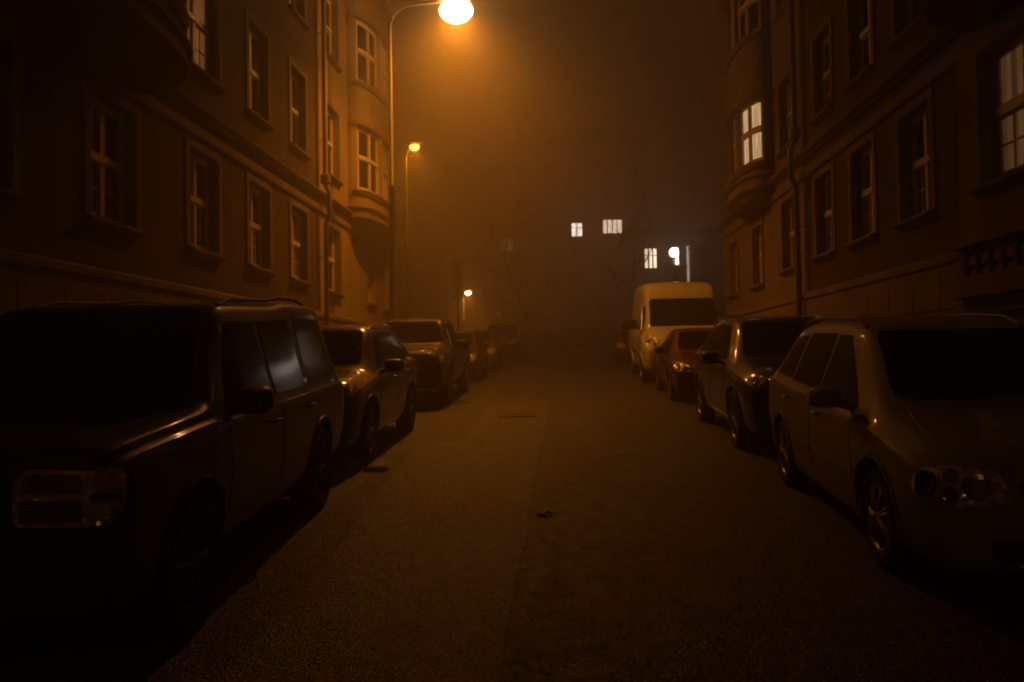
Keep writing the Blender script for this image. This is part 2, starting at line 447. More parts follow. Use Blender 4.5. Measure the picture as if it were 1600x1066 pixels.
def cornice(parent, fmap, s0, s1, z, seg=1, big=1.0, name='cornice', smat='stucco', band=True):
    b = MB(fmap)
    h = big
    b.extrude_profile([(.002, z), (.05 * h, z), (.07 * h, z + .03), (.07 * h, z + .17 * h), (.04, z + .20 * h), (.002, z + .20 * h)], s0, s1, seg)
    if band:
        u = z + .38
        b.extrude_profile([(.002, u), (.06, u), (.08, u + .03), (.15 * h, u + .07), (.17 * h, u + .10), (.17 * h, u + .14), (.03, u + .19), (.002, u + .19)], s0, s1, seg)
    return b.build(name, M[smat], parent)

def straight(x, sgn):
    return lambda s, n, z: (x + sgn * n, s, z)
def bowed(x, sgn, yc, a, bdepth, p=.55, N=96):
    """arc-length map round a bow that swells out of the wall line; returns (map, length)"""
    pts = []
    for i in range(N + 1):
        t = math.pi * i / N
        c = -math.cos(t)
        yy = yc + a * math.copysign(abs(c) ** .9, c)
        pts.append(Vector((bdepth * math.sin(t) ** p if 0 < i < N else 0.0, yy)))
    L = [0]
    for q, r in zip(pts, pts[1:]): L.append(L[-1] + (r - q).length)
    def f(s, n, z):
        s = min(max(s, 0), L[-1] - 1e-6)
        import bisect
        i = max(0, min(bisect.bisect_right(L, s) - 1, N - 1))
        u = (s - L[i]) / max(L[i + 1] - L[i], 1e-9)
        P = pts[i].lerp(pts[i + 1], u)
        i0, i1 = max(0, i - 2), min(N, i + 3)
        d = (pts[i1] - pts[i0]).normalized()
        nx, ny = d.y, -d.x
        return (x + sgn * (P.x + nx * n), P.y + ny * n, z)
    return f, L[-1]

def oriel(parent, x, sgn, yc, a, bd, z0, z1, floors, wallm, panes, ws, p=.55, smat='stucco'):
    """bay that swells out of the facade: oriel (its wall) > windows, mouldings, underside"""
    f, L = bowed(x, sgn, yc, a, bd, p)
    ops = []
    for (d, e) in floors:
        for (c0, c1) in ws: ops.append((c0 * L, c1 * L, d, e))
    o = wall(f, 0, L, z0, z1, ops, 'oriel', wallm, parent, .2, .12)
    for i, (a0, a1, d, e) in enumerate(ops):
        pm, st, cu = panes.get((i // len(ws), i % len(ws)), (M['window_glass'], 'sash', None))
        w = window(o, f, a0, a1, d, e, pm, depth=.08, seg=6, style=st, surround=False, sill=False, inner=cu)
    for k, (d, e) in enumerate(floors):
        b = MB(f)
        lo, hi = min(c[0] for c in ws) * L - .15, max(c[1] for c in ws) * L + .15
        b.extrude_profile([(.0, d - .16), (.05, d - .16), (.08, d - .10), (.11, d - .05), (.11, d - .015), (.0, d + .005)], lo, hi, 40)
        b.build('sill', M[smat], o)
        b = MB(f)
        b.extrude_profile([(.0, e + .01), (.06, e + .012), (.09, e + .05), (.07, e + .20), (.0, e + .22)], lo, hi, 40)
        b.build('hood_moulding', M[smat], o)
    b = MB(f)
    b.extrude_profile([(.0, z0 - .02), (.06, z0 - .02), (.12, z0 + .04), (.12, z0 + .10), (.07, z0 + .13), (.07, z0 + .27), (.15, z0 + .33), (.15, z0 + .37), (.02, z0 + .43), (.0, z0 + .43)], 0.02, L - .02, 48)
    b.build('base_moulding', M[smat], o)
    # corbelled underside tapering back to the wall
    b = MB(); N = 40; rows = []
    for k, (sc, dz) in enumerate(((1.0, -.02), (.96, -.09), (.80, -.19), (.55, -.28), (.25, -.34), (.02, -.38))):
        row = []
        for i in range(N + 1):
            P = Vector(f(L * i / N, 0, 0))
            row.append(b.pt((x + (P.x - x) * sc, yc + (P.y - yc) * (.55 + .45 * sc), z0 + dz)))
        rows.append(row)
    for r0, r1 in zip(rows, rows[1:]):
        for i in range(N): b.face([r0[i], r0[i + 1], r1[i + 1], r1[i]])
    b.build('corbel', wallm, o, True)
    return o

def building(label, x, sgn, y0, y1, z1, wallm, wins, group='apartment houses along the street', zt=3.0, extra=None, back=9.0, smat='stucco', zbase=-2, corn=True, plinth_to=None):
    """wins: list of (s0, s1, z0, z1, pane, style, curtain)"""
    t = thing('apartment_building', label, 'building', (0, 0, 0), 0, group)
    f = straight(x, sgn)
    w = wall(f, y0, y1, zbase, z1, [q[:4] for q in wins] + list(extra or []), 'wall', wallm, t)
    # side, back and core walls
    b = MB(); xb = x - sgn * back
    b.quad((x, y0, zbase), (xb, y0, zbase), (xb, y0, z1), (x, y0, z1)); b.quad((x, y1, zbase), (xb, y1, zbase), (xb, y1, z1), (x, y1, z1))
    b.quad((xb, y0, zbase), (xb, y1, zbase), (xb, y1, z1), (xb, y0, z1))
    b.build('side_wall', wallm, t)
    b = MB(); xi = x - sgn * .55
    b.box((xi, y0 + .1, zbase), (xi - sgn * .2, y1 - .1, z1 - .1)); b.build('inner_partition', M['plastic'], t)
    for q in wins:
        window(t, f, q[0], q[1], q[2], q[3], q[4], style=q[5], inner=q[6] if len(q) > 6 else None, smat=smat)
    # plinth with ledge
    b = MB(f)
    ops = [e for e in (extra or [])]
    cuts = [(y0, y1)]
    for e in ops:
        cuts = [c for (a, d) in cuts for c in ((a, e[0]), (e[1], d)) if c[1] - c[0] > .05] if e[2] < zt else cuts
    for a, d in cuts:
        b.extrude_profile([(.002, zbase), (.09, zbase), (.09, zt - .16), (.13, zt - .14), (.13, zt - .05), (.02, zt), (.002, zt)], a, d, 1)
        # joints between the stone courses stand as shallow raised blocks
        zz = 0.0; row = 0
        while zz < zt - .65:
            s = a + .02 + (row % 2) * .42
            while s < d - .9:
                b.box((s, .088, zz), (s + .82, .108, zz + .42)); s += .85
            zz += .45; row += 1
    b.build('plinth', M['stone'], t)
    # roof
    b = MB()
    e0 = x + sgn * .45
    b.face([b.pt(p) for p in ((e0, y0, z1 + .02), (e0, y1, z1 + .02), (e0, y1, z1 + .35), (e0, y0, z1 + .35))])
    xm = x - sgn * back / 2
    for p in (((e0, y0, z1 + .35), (e0, y1, z1 + .35), (xm, y1, z1 + 4.2), (xm, y0, z1 + 4.2)), ((xb, y0, z1 + .35), (xb, y1, z1 + .35), (xm, y1, z1 + 4.2), (xm, y0, z1 + 4.2)),
              ((e0, y0, z1 + .02), (e0, y1, z1 + .02), (xb, y1, z1 + .02), (xb, y0, z1 + .02)), ((xb, y0, z1 + .02), (xb, y1, z1 + .02), (xb, y1, z1 + .35), (xb, y0, z1 + .35))):
        b.face([b.pt(q) for q in p])
    for yy in (y0, y1): b.face([b.pt(q) for q in ((e0, yy, z1 + .02), (e0, yy, z1 + .35), (xm, yy, z1 + 4.2), (xb, yy, z1 + .35), (xb, yy, z1 + .02))])
    b.build('roof', M['roof'], t)
    return t, f

def downpipe(parent, x, sgn, y, z0, z1):
    b = MB(); px = x + sgn * .20
    b.tube([(px, y, z0), (px, y, 5.25), (px + sgn * .10, y, 5.45), (px + sgn * .10, y, 6.05), (px, y, 6.25), (px, y, z1)], .065, 12)
    for z in (z0 + 1.2, 4.4, 7.4, 10.2, 13.0):
        b.lathe([(.075, -.02), (.075, .02)], (px, y, z), 'z', 12); b.tube([(x, y, z), (px, y, z)], .012, 6)
    b.lathe([(.066, -.04), (.13, 0), (.13, .2), (.066, .25)], (px, y, 6.3), 'z', 14)
    return b.build('downpipe', M['zinc'], parent, True)

G = M['window_glass']; CU = M['curtained']
FL = [(6.78, 8.65), (10.0, 11.85), (13.2, 14.95)]
FR = [(6.45, 8.02), (9.65, 11.3), (12.85, 14.5)]
Z0, Z1 = 3.68, 5.36

# ---- left, near house
LX = -6.2
wl = []
cent = [8.0, 10.62, 13.42, 15.95, 18.42]
for i, c in enumerate([2.4, 5.4] + cent):
    wl.append((c - .56, c + .56, Z0, Z1, CU if i in (4, 6) else G, 'bars'))
for fi, (a, e) in enumerate(FL):
    for c in cent[2:] if fi < 1 else cent[2:]:
        lit = (fi == 0 and c == cent[2])
        if lit: wl.append((c - .62, c + .62, a, e, M['lit_dim'], 'bars'))
        else: wl.append((c - .52, c + .52, a, e, CU if c == cent[4] and fi == 1 else G, 'sash'))
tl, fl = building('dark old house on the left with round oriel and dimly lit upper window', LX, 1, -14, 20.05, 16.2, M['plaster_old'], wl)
cornice(tl, fl, -14, 20.04, 5.56); cornice(tl, fl, -14, 20.04, 15.6, big=1.8)
oriel(tl, LX, 1, 8.9, 2.75, 1.0, 5.93, 15.5, FL, M['plaster_old'],
      {}, [(.13, .30), (.36, .64), (.70, .87)], .6)
downpipe(tl, LX, 1, 19.95, .95, 16.2)
# ---- left, corner house
wl = []
for (c, h) in ((21.25, .60), ):
    wl.append((c - h, c + h, Z0 - .05, Z1, G, 'sash'))
    for (a, e) in FL: wl.append((c - h, c + h, a, e, G, 'sash'))
wl.append((25.5 - .55, 25.5 + .55, Z0 - .05, Z1 - .25, G, 'sash'))
wl.append((27.6 - .4, 27.6 + .4, Z0 - .1, Z1 - .25, G, 'sash'))
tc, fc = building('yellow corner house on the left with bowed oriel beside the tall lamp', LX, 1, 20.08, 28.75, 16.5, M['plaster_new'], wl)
cornice(tc, fc, 20.1, 28.75, 5.56); cornice(tc, fc, 20.1, 28.75, 15.8, big=1.8)
oriel(tc, LX, 1, 24.9, 2.05, .66, 5.90, 15.7, FL, M['plaster_new'],
      {(0, 0): (G, 'sash', None)}, [(.06, .36), (.42, .62), (.70, .94)], .62)

# ---- right, near house with entrance bay
RX = 5.2
wr = []
for c in (11.95, 14.0, 16.0):
    wr.append((c - .5, c + .5, Z0, Z1 - .12, CU if c == 16.0 else G, 'bars'))
for fi, (a, e) in enumerate(FR):
    for c in (11.95, 13.9, 15.9):
        wr.append((c - .5, c + .5, a, e, G, 'bars' if c > 15 and fi == 0 else 'sash'))
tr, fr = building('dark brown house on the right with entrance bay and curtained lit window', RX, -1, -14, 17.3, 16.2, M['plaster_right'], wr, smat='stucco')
cornice(tr, fr, 10.07, 17.29, 5.42, smat='stucco'); cornice(tr, fr, -14, 17.29, 15.6, big=1.8)
# projecting bay (wall proud of the facade) with lit window, balustrade and portal
fb = straight(RX - .32, -1)
BY = 10.05
bay = wall(fb, 2.0, BY, -2, 5.5, [(8.15, 9.48, 3.60, 5.12), (5.0, 6.2, 3.60, 5.12)], 'entrance_bay', M['plaster_far_right'], tr)
b = MB(); x0, x1 = RX - .32, RX + .02
b.quad((x0, BY, -2), (x1, BY, -2), (x1, BY, 5.5), (x0, BY, 5.5)); b.quad((x0, 2, -2), (x1, 2, -2), (x1, 2, 5.5), (x0, 2, 5.5)); b.quad((x0, 2, 5.5), (x1, 2, 5.5), (x1, BY, 5.5), (x0, BY, 5.5))
b.build('bay_return', M['plaster_far_right'], bay)
window(bay, fb, 8.15, 9.48, 3.60, 5.12, M['lit_warm'], style='bars', depth=.14)
window(bay, fb, 5.0, 6.2, 3.60, 5.12, G, style='bars', depth=.14)
b = MB(fb)
b.extrude_profile([(.002, 2.90), (.10, 2.90), (.14, 2.94), (.14, 3.0), (.03, 3.04), (.002, 3.04)], 2.0, BY + .04, 1)
b.build('ledge', M['stucco'], bay)
bal = MB(fb)
bal.box((6.8, .10, 2.44), (9.6, .30, 2.52)); bal.box((6.8, .06, 2.86), (9.6, .34, 2.895))
for i in range(11):
    yy = 6.9 + i * .26
    for (w0, z0, z1) in ((.07, 2.52, 2.58), (.045, 2.58, 2.64), (.075, 2.64, 2.74), (.05, 2.74, 2.80), (.07, 2.80, 2.86)):
        bal.box((yy - w0, .20 - w0, z0), (yy + w0, .20 + w0, z1))
bal.build('balustrade', M['stucco'], bay)
po = MB(fb)
po.box((6.6, .003, 2.28), (9.65, .36, 2.435)); po.box((6.8, .004, 2.10), (9.55, .24, 2.275))
for (a, c) in ((9.22, 9.53), (6.82, 7.1)): po.box((a, .005, -1), (c, .23, 2.095))
po.box((7.1, .006, 1.92), (9.22, .16, 2.095))
po.build('portal', M['stucco'], bay)
do = MB(fb); do.box((7.15, .004, -.4), (9.21, .05, 1.915)); do.build('entrance_door', M['dark_wood'], bay)
for s0, s1 in ((9.67, BY), (2, 6.58)):
    pl = MB(fb); pl.extrude_profile([(.002, -2), (.07, -2), (.07, 2.78), (.10, 2.80), (.10, 2.86), (.002, 2.88)], s0, s1, 1)
    pl.build('plinth', M['stone'], bay)
oriel(tr, RX, -1, 7.0, 3.1, 1.12, 5.68, 15.5, FR, M['plaster_right'], {}, [(.13, .30), (.36, .64), (.70, .87)], .6)
for (y0c, zc) in ((13.9, 2.1), (11.9, 1.9)):
    b = MB(fr); b.box((y0c - .45, .092, zc - .35), (y0c + .45, .115, zc + .30)); cf = b.build('cellar_window', M['stucco'], tr)
    b = MB(fr); b.box((y0c - .36, .110, zc - .28), (y0c + .36, .118, zc + .22)); b.build('pane', G, cf)
downpipe(tr, RX, -1, 17.2, .8, 16.2)
# ---- right, corner house
wr = []
wr.append((18.45 - .55, 18.45 + .55, Z0, Z1 - .12, CU, 'sash', None))
for (a, e) in FR: wr.append((18.42 - .55, 18.42 + .55, a, e, G, 'sash'))
wr.append((21.4 - .5, 21.4 + .5, Z0 - .1, Z1 - .25, G, 'sash')); wr.append((24.4 - .5, 24.4 + .5, Z0 - .1, Z1 - .25, G, 'sash'))
tq, fq = building('tan corner house on the right with brightly lit oriel window', RX, -1, 17.33, 26.0, 16.5, M['plaster_far_right'], wr)
cornice(tq, fq, 17.34, 26.0, 5.42); cornice(tq, fq, 17.34, 26.0, 15.8, big=1.8)
oriel(tq, RX, -1, 21.15, 1.55, .62, 5.75, 15.7, FR, M['plaster_far_right'],
      {(0, 0): (M['lit_oriel'], 'sash', None)}, [(.06, .38), (.44, .62), (.70, .94)], .62)

# ------------------------------------------------------------------ far houses across the junction
def far_building(label, x0, x1, y, z1, lits, cols, rows, depth=12, rise=3.5):
    t = thing('apartment_building', label, 'building', (0, 0, 0), 0, 'houses across the junction')
    f = lambda s, n, z: (s, y - n, z)
    ops = []; panes = []
    for (a, c, d, e, m, k) in lits: ops.append((a, c, d, e)); panes.append((m, k))
    for (d, e) in rows:
        for c in cols:
            q = (c - .6, c + .6, d, e)
            if all(q[1] + .2 < o[0] or q[0] - .2 > o[1] or q[3] + .2 < o[2] or q[2] - .2 > o[3] for o in ops[:len(lits)]):
                ops.append(q); panes.append((G, 2))
    wall(f, x0, x1, 0, z1, ops, 'wall', M['far_wall'], t, .25)
    b = MB()
    b.quad((x0, y, 0), (x0, y + depth, 0), (x0, y + depth, z1), (x0, y, z1)); b.quad((x1, y, 0), (x1, y + depth, 0), (x1, y + depth, z1), (x1, y, z1))
    b.quad((x0, y + depth, 0), (x1, y + depth, 0), (x1, y + depth, z1), (x0, y + depth, z1))
    b.build('side_wall', M['far_wall'], t)
    b = MB(); b.box((x0 - .3, y - .35, z1 + .01), (x1 + .3, y + depth + .3, z1 + .4))
    b.face([b.pt(p) for p in ((x0, y, z1 + .41), (x1, y, z1 + .41), (x1, y + depth / 2, z1 + rise), (x0, y + depth / 2, z1 + rise))])
    b.face([b.pt(p) for p in ((x0, y + depth, z1 + .41), (x1, y + depth, z1 + .41), (x1, y + depth / 2, z1 + rise), (x0, y + depth / 2, z1 + rise))])
    b.build('roof', M['roof'], t)
    for (a, c, d, e), (m, k) in zip(ops, panes):
        b = MB(f); g = .06
        b.box((a, -.16, d), (a + g, -.10, e)); b.box((c - g, -.16, d), (c, -.10, e)); b.box((a + g, -.16, d), (c - g, -.10, d + g)); b.box((a + g, -.16, e - g), (c - g, -.10, e))
        for i in range(1, k):
            s = a + (c - a) * i / k; b.box((s - .05, -.16, d + g), (s + .05, -.10, e - g))
        if k in (2, 3): b.box((a + g, -.159, d + (e - d) * .62), (c - g, -.101, d + (e - d) * .62 + .07))
        w = b.build('window', M['wood'], t)
        b = MB(f); b.box((a + .02, -.20, d + .02), (c - .02, -.165, e - .02)); b.build('pane', m, w)
    return t
far_building('far pale block with two bright white windows high up in the fog', -9, 9.2, 86, 25,
             [(1.1, 2.32, 15.02, 16.55, M['lit_white'], 2), (4.49, 6.6, 15.25, 16.8, M['lit_white_dim'], 4), (-6.7, -5.2, 13.6, 15.1, M['lit_faint'], 2)],
             [-7.2, -4.2, -1.2, 1.6, 5.2, 8.0], [(3.6, 5.3), (6.6, 8.3), (9.6, 11.3), (12.6, 14.1), (15.4, 17.1), (18.4, 20), (21.4, 23)])
t2 = far_building('block behind the white van with lit windows and a dark shaft', 5.2, 26, 62, 11.2,
             [(6.38, 7.4, 8.65, 10.26, M['lit_white_dim'], 3), (8.55, 9.1, 8.85, 10.3, M['lit_white'], 1), (9.58, 9.95, 7.2, 10.42, M['lit_strip'], 1)],
             [13.2, 16.4, 19.6], [(5.4, 7.1), (8.75, 10.4)], rise=1.6)
b = MB(); b.box((9.80, 60.9, 1.8), (10.94, 61.98, 10.05)); b.box((9.74, 60.8, 10.06), (11.0, 61.97, 10.18)); b.build('shaft', M['dark_wood'], t2)
b = MB(); b.box((8.65, 61.2, 1.8), (9.5, 61.97, 8.6)); b.box((8.58, 61.1, 8.61), (9.56, 61.96, 8.72)); b.build('annex', M['dark_wood'], t2)
far_building('dark block lost in the fog on the far left behind the sign post', -34, -9.6, 92, 24,
             [(-14.6, -13.2, 13.6, 15.2, G, 2)], [-31, -28, -25, -22, -19, -16.5], [(4, 5.7), (7.2, 8.9), (10.4, 12.1), (13.6, 15.3)])

# ------------------------------------------------------------------ lamps
def lamp(label, x, y, h, arm, az, power, rad, col, bulbmat, kind='arm', group='street lamps', bowl=1.0):
    """pole with a curved arm; az is the heading of the arm"""
    t = thing('street_lamp', label, 'street lamp', (x, y, gz(y)), az, group)
    b = MB()
    b.lathe([(.0, 0), (.11, 0), (.11, .9), (.085, .95), (.085, h * .52), (.095, h * .52 + .02), (.095, h * .52 + .08), (.062, h * .52 + .12), (.055, h - .6)], (0, 0, 0), 'z', 16)
    b.build('pole', M['pole'], t, True)
    if kind == 'arm':
        b = MB(); pts = []
        for i in range(9):
            a = math.pi / 2 * i / 8
            pts.append((.6 * (1 - math.cos(a)), 0, h - .6 + .6 * math.sin(a)))
        pts.append((arm - .35, 0, h + .06))
        b.tube(pts, [.055] * 3 + [.045] * 7, 12); b.build('arm', M['pole'], t, True)
        b = MB()   # cobra-head housing
        prof = [(-.52, .05, .05, .03), (-.42, .10, .07, .0), (-.2, .17, .10, -.03), (.14, .19, .11, -.03), (.32, .16, .08, -.02), (.40, .07, .04, .0)]
        rings = []
        for (dx, wy, up, dn) in prof:
            ring = []
            for k in range(12):
                a = 2 * math.pi * k / 12
                z = math.sin(a); ring.append(b.pt((arm + dx, wy * math.cos(a), h + .06 + (up * z if z > 0 else -dn * z * -1))))
            rings.append(ring)
        for r0, r1 in zip(rings, rings[1:]):
            for k in range(12): b.face([r0[k], r0[(k + 1) % 12], r1[(k + 1) % 12], r1[k]])
        b.face(rings[0]); b.face(rings[-1])
        hd = b.build('luminaire', M['pole'], t, True)
        b = MB()   # glass bowl under the housing, oversize so its shape stands in for glare
        b.lathe([(r_ * bowl, z_ * bowl) for r_, z_ in ((.20, .0), (.29, -.08), (.33, -.20), (.31, -.33), (.23, -.45), (.12, -.53), (0, -.55))], (arm + .02, 0, h + .015), 'z', 24, (1.4, 1.2))
        b.build('lamp_glass', bulbmat, hd, True)
        lp = Vector((arm + .02, 0, h - .17 * bowl))
    else:
        b = MB(); b.lathe([(.06, h - .6), (.05, h - .15), (.12, h - .12), (.13, h - .08), (.05, h - .05)], (0, 0, 0), 'z', 16); b.build('collar', M['pole'], t, True)
        b = MB(); b.lathe([(.05, h - .05), (.22, h + .02), (.31, h + .18), (.30, h + .38), (.18, h + .54), (0, h + .60)], (0, 0, 0), 'z', 20); b.build('lamp_globe', bulbmat, t, True)  # globe made larger to stand in for the glow around the lamp
        lp = Vector((0, 0, h + .25))
    ld = bpy.data.lights.new('lamp_light', 'SPOT' if kind == 'arm' else 'POINT'); ld.energy = power;
    if kind == 'arm': ld.spot_size = R(137); ld.spot_blend = 1.0
    ld.color = col; ld.shadow_soft_size = rad * .8
    lo = bpy.data.objects.new('lamp_light', ld); COL.objects.link(lo); lo.parent = t; lo.location = lp
    if kind == 'arm':   # the bowl also throws some light sideways
        l2 = bpy.data.lights.new('bowl_light', 'POINT'); l2.energy = power * .085; l2.color = col; l2.shadow_soft_size = rad
        lo = bpy.data.objects.new('bowl_light', l2); COL.objects.link(lo); lo.parent = t; lo.location = lp
    return t
SOD = (1.0, .288, .012)
lamp('tall near street lamp glaring over the road on a curved arm', -4.53, 21.1, 10.35, 1.80, R(0), 5000, .10, SOD, M['bulb_orange'])
lamp('second street lamp with hooded head farther back at the corner', -7.25, 37.0, 10.2, .42, R(-12), 1700, .08, SOD, M['bulb_amber'], bowl=.55)
lamp('low distant lamp glowing among the bare shrubs', -8.75, 70, 5.5, .6, R(-40), 3400, .08, SOD, M['bulb_orange'], bowl=.7)
lamp('white globe lamp in front of the lit block behind the van', 7.2, 51.5, 5.9, 0, 0, 40, .3, (1, .74, .58), M['bulb_white'], 'globe', None)

lamp('street lamp behind the camera, seen only as glints in the nearest headlights', -4.53, -11.0, 10.2, 1.80, R(0), 700, .10, SOD, M['bulb_orange'])

# ------------------------------------------------------------------ sign post
sx, sy = -4.22, 32
sg = thing('sign_post', 'slim post with stacked signs seen from behind beyond the parked cars', 'sign post', (sx, sy, gz(sy)))
b = MB(); b.tube([(0, 0, 0), (0, 0, 4.35)], .035, 10); b.build('post', M['iron'], sg, True)
for i, (z0, z1, w) in enumerate(((3.98, 4.28, .45), (3.66, 3.96, .45), (3.34, 3.64, .45), (2.75, 3.30, .40))):
    b = MB(); b.box((-w / 2, .04, z0), (w / 2, .047, z1)); s = b.build('sign_panel', M['sign_back'], sg, False, .003)
    b = MB(); b.box((-w / 2 + .02, -.045, z0 + .05), (w / 2 - .02, .038, z0 + .075)); b.box((-w / 2 + .02, -.045, z1 - .075), (w / 2 - .02, .038, z1 - .05)); b.build('bracket', M['iron'], s)

# ------------------------------------------------------------------ trees and shrubs (bare, winter)
def bare_tree(name, label, cat, x, y, h, seed, spread=.5, trunk=.16, levels=4, kids=(5, 4, 4, 3), m='bark', group=None, clear=.35, stems=1):
    rnd = random.Random(seed)
    t = thing(name, label, cat, (x, y, gz(y) - .05), 0, group)
    tb, cb = MB(), MB()
    def grow(p, d, L, r, lev, bld):
        pts = [p]; rad = [r]; q = p.copy(); dd = d.copy(); n = 5
        for i in range(n):
            dd = (dd + Vector((rnd.gauss(0, .13), rnd.gauss(0, .13), rnd.gauss(.05, .08)))).normalized()
            q = q + dd * L / n; pts.append(q.copy()); rad.append(r * (1 - .65 * (i + 1) / n))
        bld.tube(pts, rad, 8 if lev == 0 else (5 if lev < 3 else 3), False)
        if lev >= levels: return
        for k in range(kids[min(lev, len(kids) - 1)]):
            u = (clear if lev == 0 else .25) + (1 - (clear if lev == 0 else .25)) * (k + rnd.random()) / kids[min(lev, len(kids) - 1)]
            i = min(int(u * n), n - 1); P = pts[i].lerp(pts[i + 1], u * n - i)
            az = rnd.random() * 2 * math.pi; tilt = rnd.uniform(.45, 1.0) * (1 + spread * .4)
            ax = dd.orthogonal().normalized(); ax.rotate(Matrix.Rotation(az, 3, dd))
            nd = dd.copy(); nd.rotate(Matrix.Rotation(tilt, 3, ax)); nd.z = nd.z * .8 + .15; nd.normalize()
            grow(P, nd, L * rnd.uniform(.45, .68), max(rad[i] * .55, .006), lev + 1, cb)
    for s in range(stems):
        a = rnd.random() * 6.28
        d = Vector((0, 0, 1)) if stems == 1 else Vector((math.cos(a) * .5, math.sin(a) * .5, 1)).normalized()
        o = Vector((0, 0, 0)) if stems == 1 else Vector((math.cos(a) * .3 * rnd.random(), math.sin(a) * .3 * rnd.random(), 0))
        grow(o, d, h * (.62 if stems == 1 else rnd.uniform(.4, .6)), trunk, 0, tb)
    tb.build('trunk', M[m], t, True); cb.build('crown', M[m if stems == 1 else 'twig'], t)
    return t
bare_tree('bare_tree', 'leafless tree with thin branches in front of the lit windows', 'tree', 4.95, 51.8, 10.5, 3, .6, .15)
bare_tree('bare_tree', 'faint leafless tree standing in the middle beyond the junction', 'tree', -1.75, 54.5, 10.0, 11, .6, .17)
bare_tree('bare_tree', 'small twiggy tree at the corner of the tan house', 'tree', 6.35, 31.5, 5.2, 5, .5, .07)
for i, (x, y, h, lab) in enumerate(((-10.3, 70.5, 5.6, 'tall bare shrub left of the low distant lamp'), (-7.0, 71.0, 5.2, 'bare shrub lit up just right of the low distant lamp'), (-5.0, 67, 4.6, 'dim bare shrub between the lamp and the middle tree'),
                                    (-6.9, 41.2, 3.2, 'dark dense shrub behind the sign post'), (-8.2, 38.5, 3.6, 'dark dense shrub at the foot of the second street lamp'))):
    bare_tree('bare_shrub', lab, 'shrub', x, y, h, 30 + i, .4, .03, 3, (7, 6, 5), 'twig', 'bare shrubs beyond the junction', .15, 9)
# hedge across the junction
b = MB(); rnd = random.Random(4)
for i in range(5200):
    x = rnd.uniform(-3.6, .2) ; y = rnd.uniform(53.6, 54.4); z = gz(y) + rnd.random() ** .8 * (1.45 + .25 * math.sin(x * 2.1) + .15 * math.sin(x * 5))
    s = rnd.uniform(.03, .07); u = Vector((rnd.gauss(0, 1), rnd.gauss(0, 1), rnd.gauss(0, 1))).normalized() * s; w = u.orthogonal().normalized() * s * .6
    P = Vector((x, y, z)); b.quad(P - u, P + w, P + u, P - w)
tag(b.build('hedge', rough_mat('hedge_leaf', (.03, .04, .02), (.06, .07, .03), 9)), 'low dark hedge across the far end of the street', 'hedge')
# ------------------------------------------------------------------ cars
def crom(p0, p1, p2, p3, t):
    """monotone cubic between p1 and p2 (scalars)"""
    d = p2 - p1
    m1 = 0 if (p1 - p0) * d <= 0 else (p2 - p0) / 2
    m2 = 0 if (p3 - p2) * d <= 0 else (p3 - p1) / 2
    lim = 3 * abs(d)
    m1 = max(-lim, min(lim, m1)); m2 = max(-lim, min(lim, m2))
    t2, t3 = t * t, t * t * t
    return (2 * t3 - 3 * t2 + 1) * p1 + (t3 - 2 * t2 + t) * m1 + (-2 * t3 + 3 * t2) * p2 + (t3 - t2) * m2
def interp_rows(rows, n):
    """resample rows of numbers: n steps between neighbours"""
    out = []
    for i in range(len(rows) - 1):
        a, b, c, d = rows[max(i - 1, 0)], rows[i], rows[i + 1], rows[min(i + 2, len(rows) - 1)]
        for k in range(n):
            out.append([crom(*q, k / n) for q in zip(a, b, c, d)])
    out.append(list(rows[-1])); return out
def half_section(zb, zbelt, zt, wb, wt, rnd):
    h = zt - zbelt
    return [(0, zb), (wb * .80, zb), (wb * .93, zb + .05), (wb * .975, zb + .30 * (zbelt - zb)), (wb, zb + .62 * (zbelt - zb)), (wb * .985, zbelt - .04 * (zbelt - zb)),
            (wb * .945, zbelt + .02 * min(1, h / .1)), (wb * .945 + (wt - wb * .945) * .52, zbelt + h * .50), (wt + (wb * .945 - wt) * .06, zt - min(.30 * h, .10 * rnd)), (wt * (1 - .17 * rnd), zt - min(.07 * h, .022 * rnd)), (wt * .5, zt - min(.02 * h, .006)), (0, zt)]
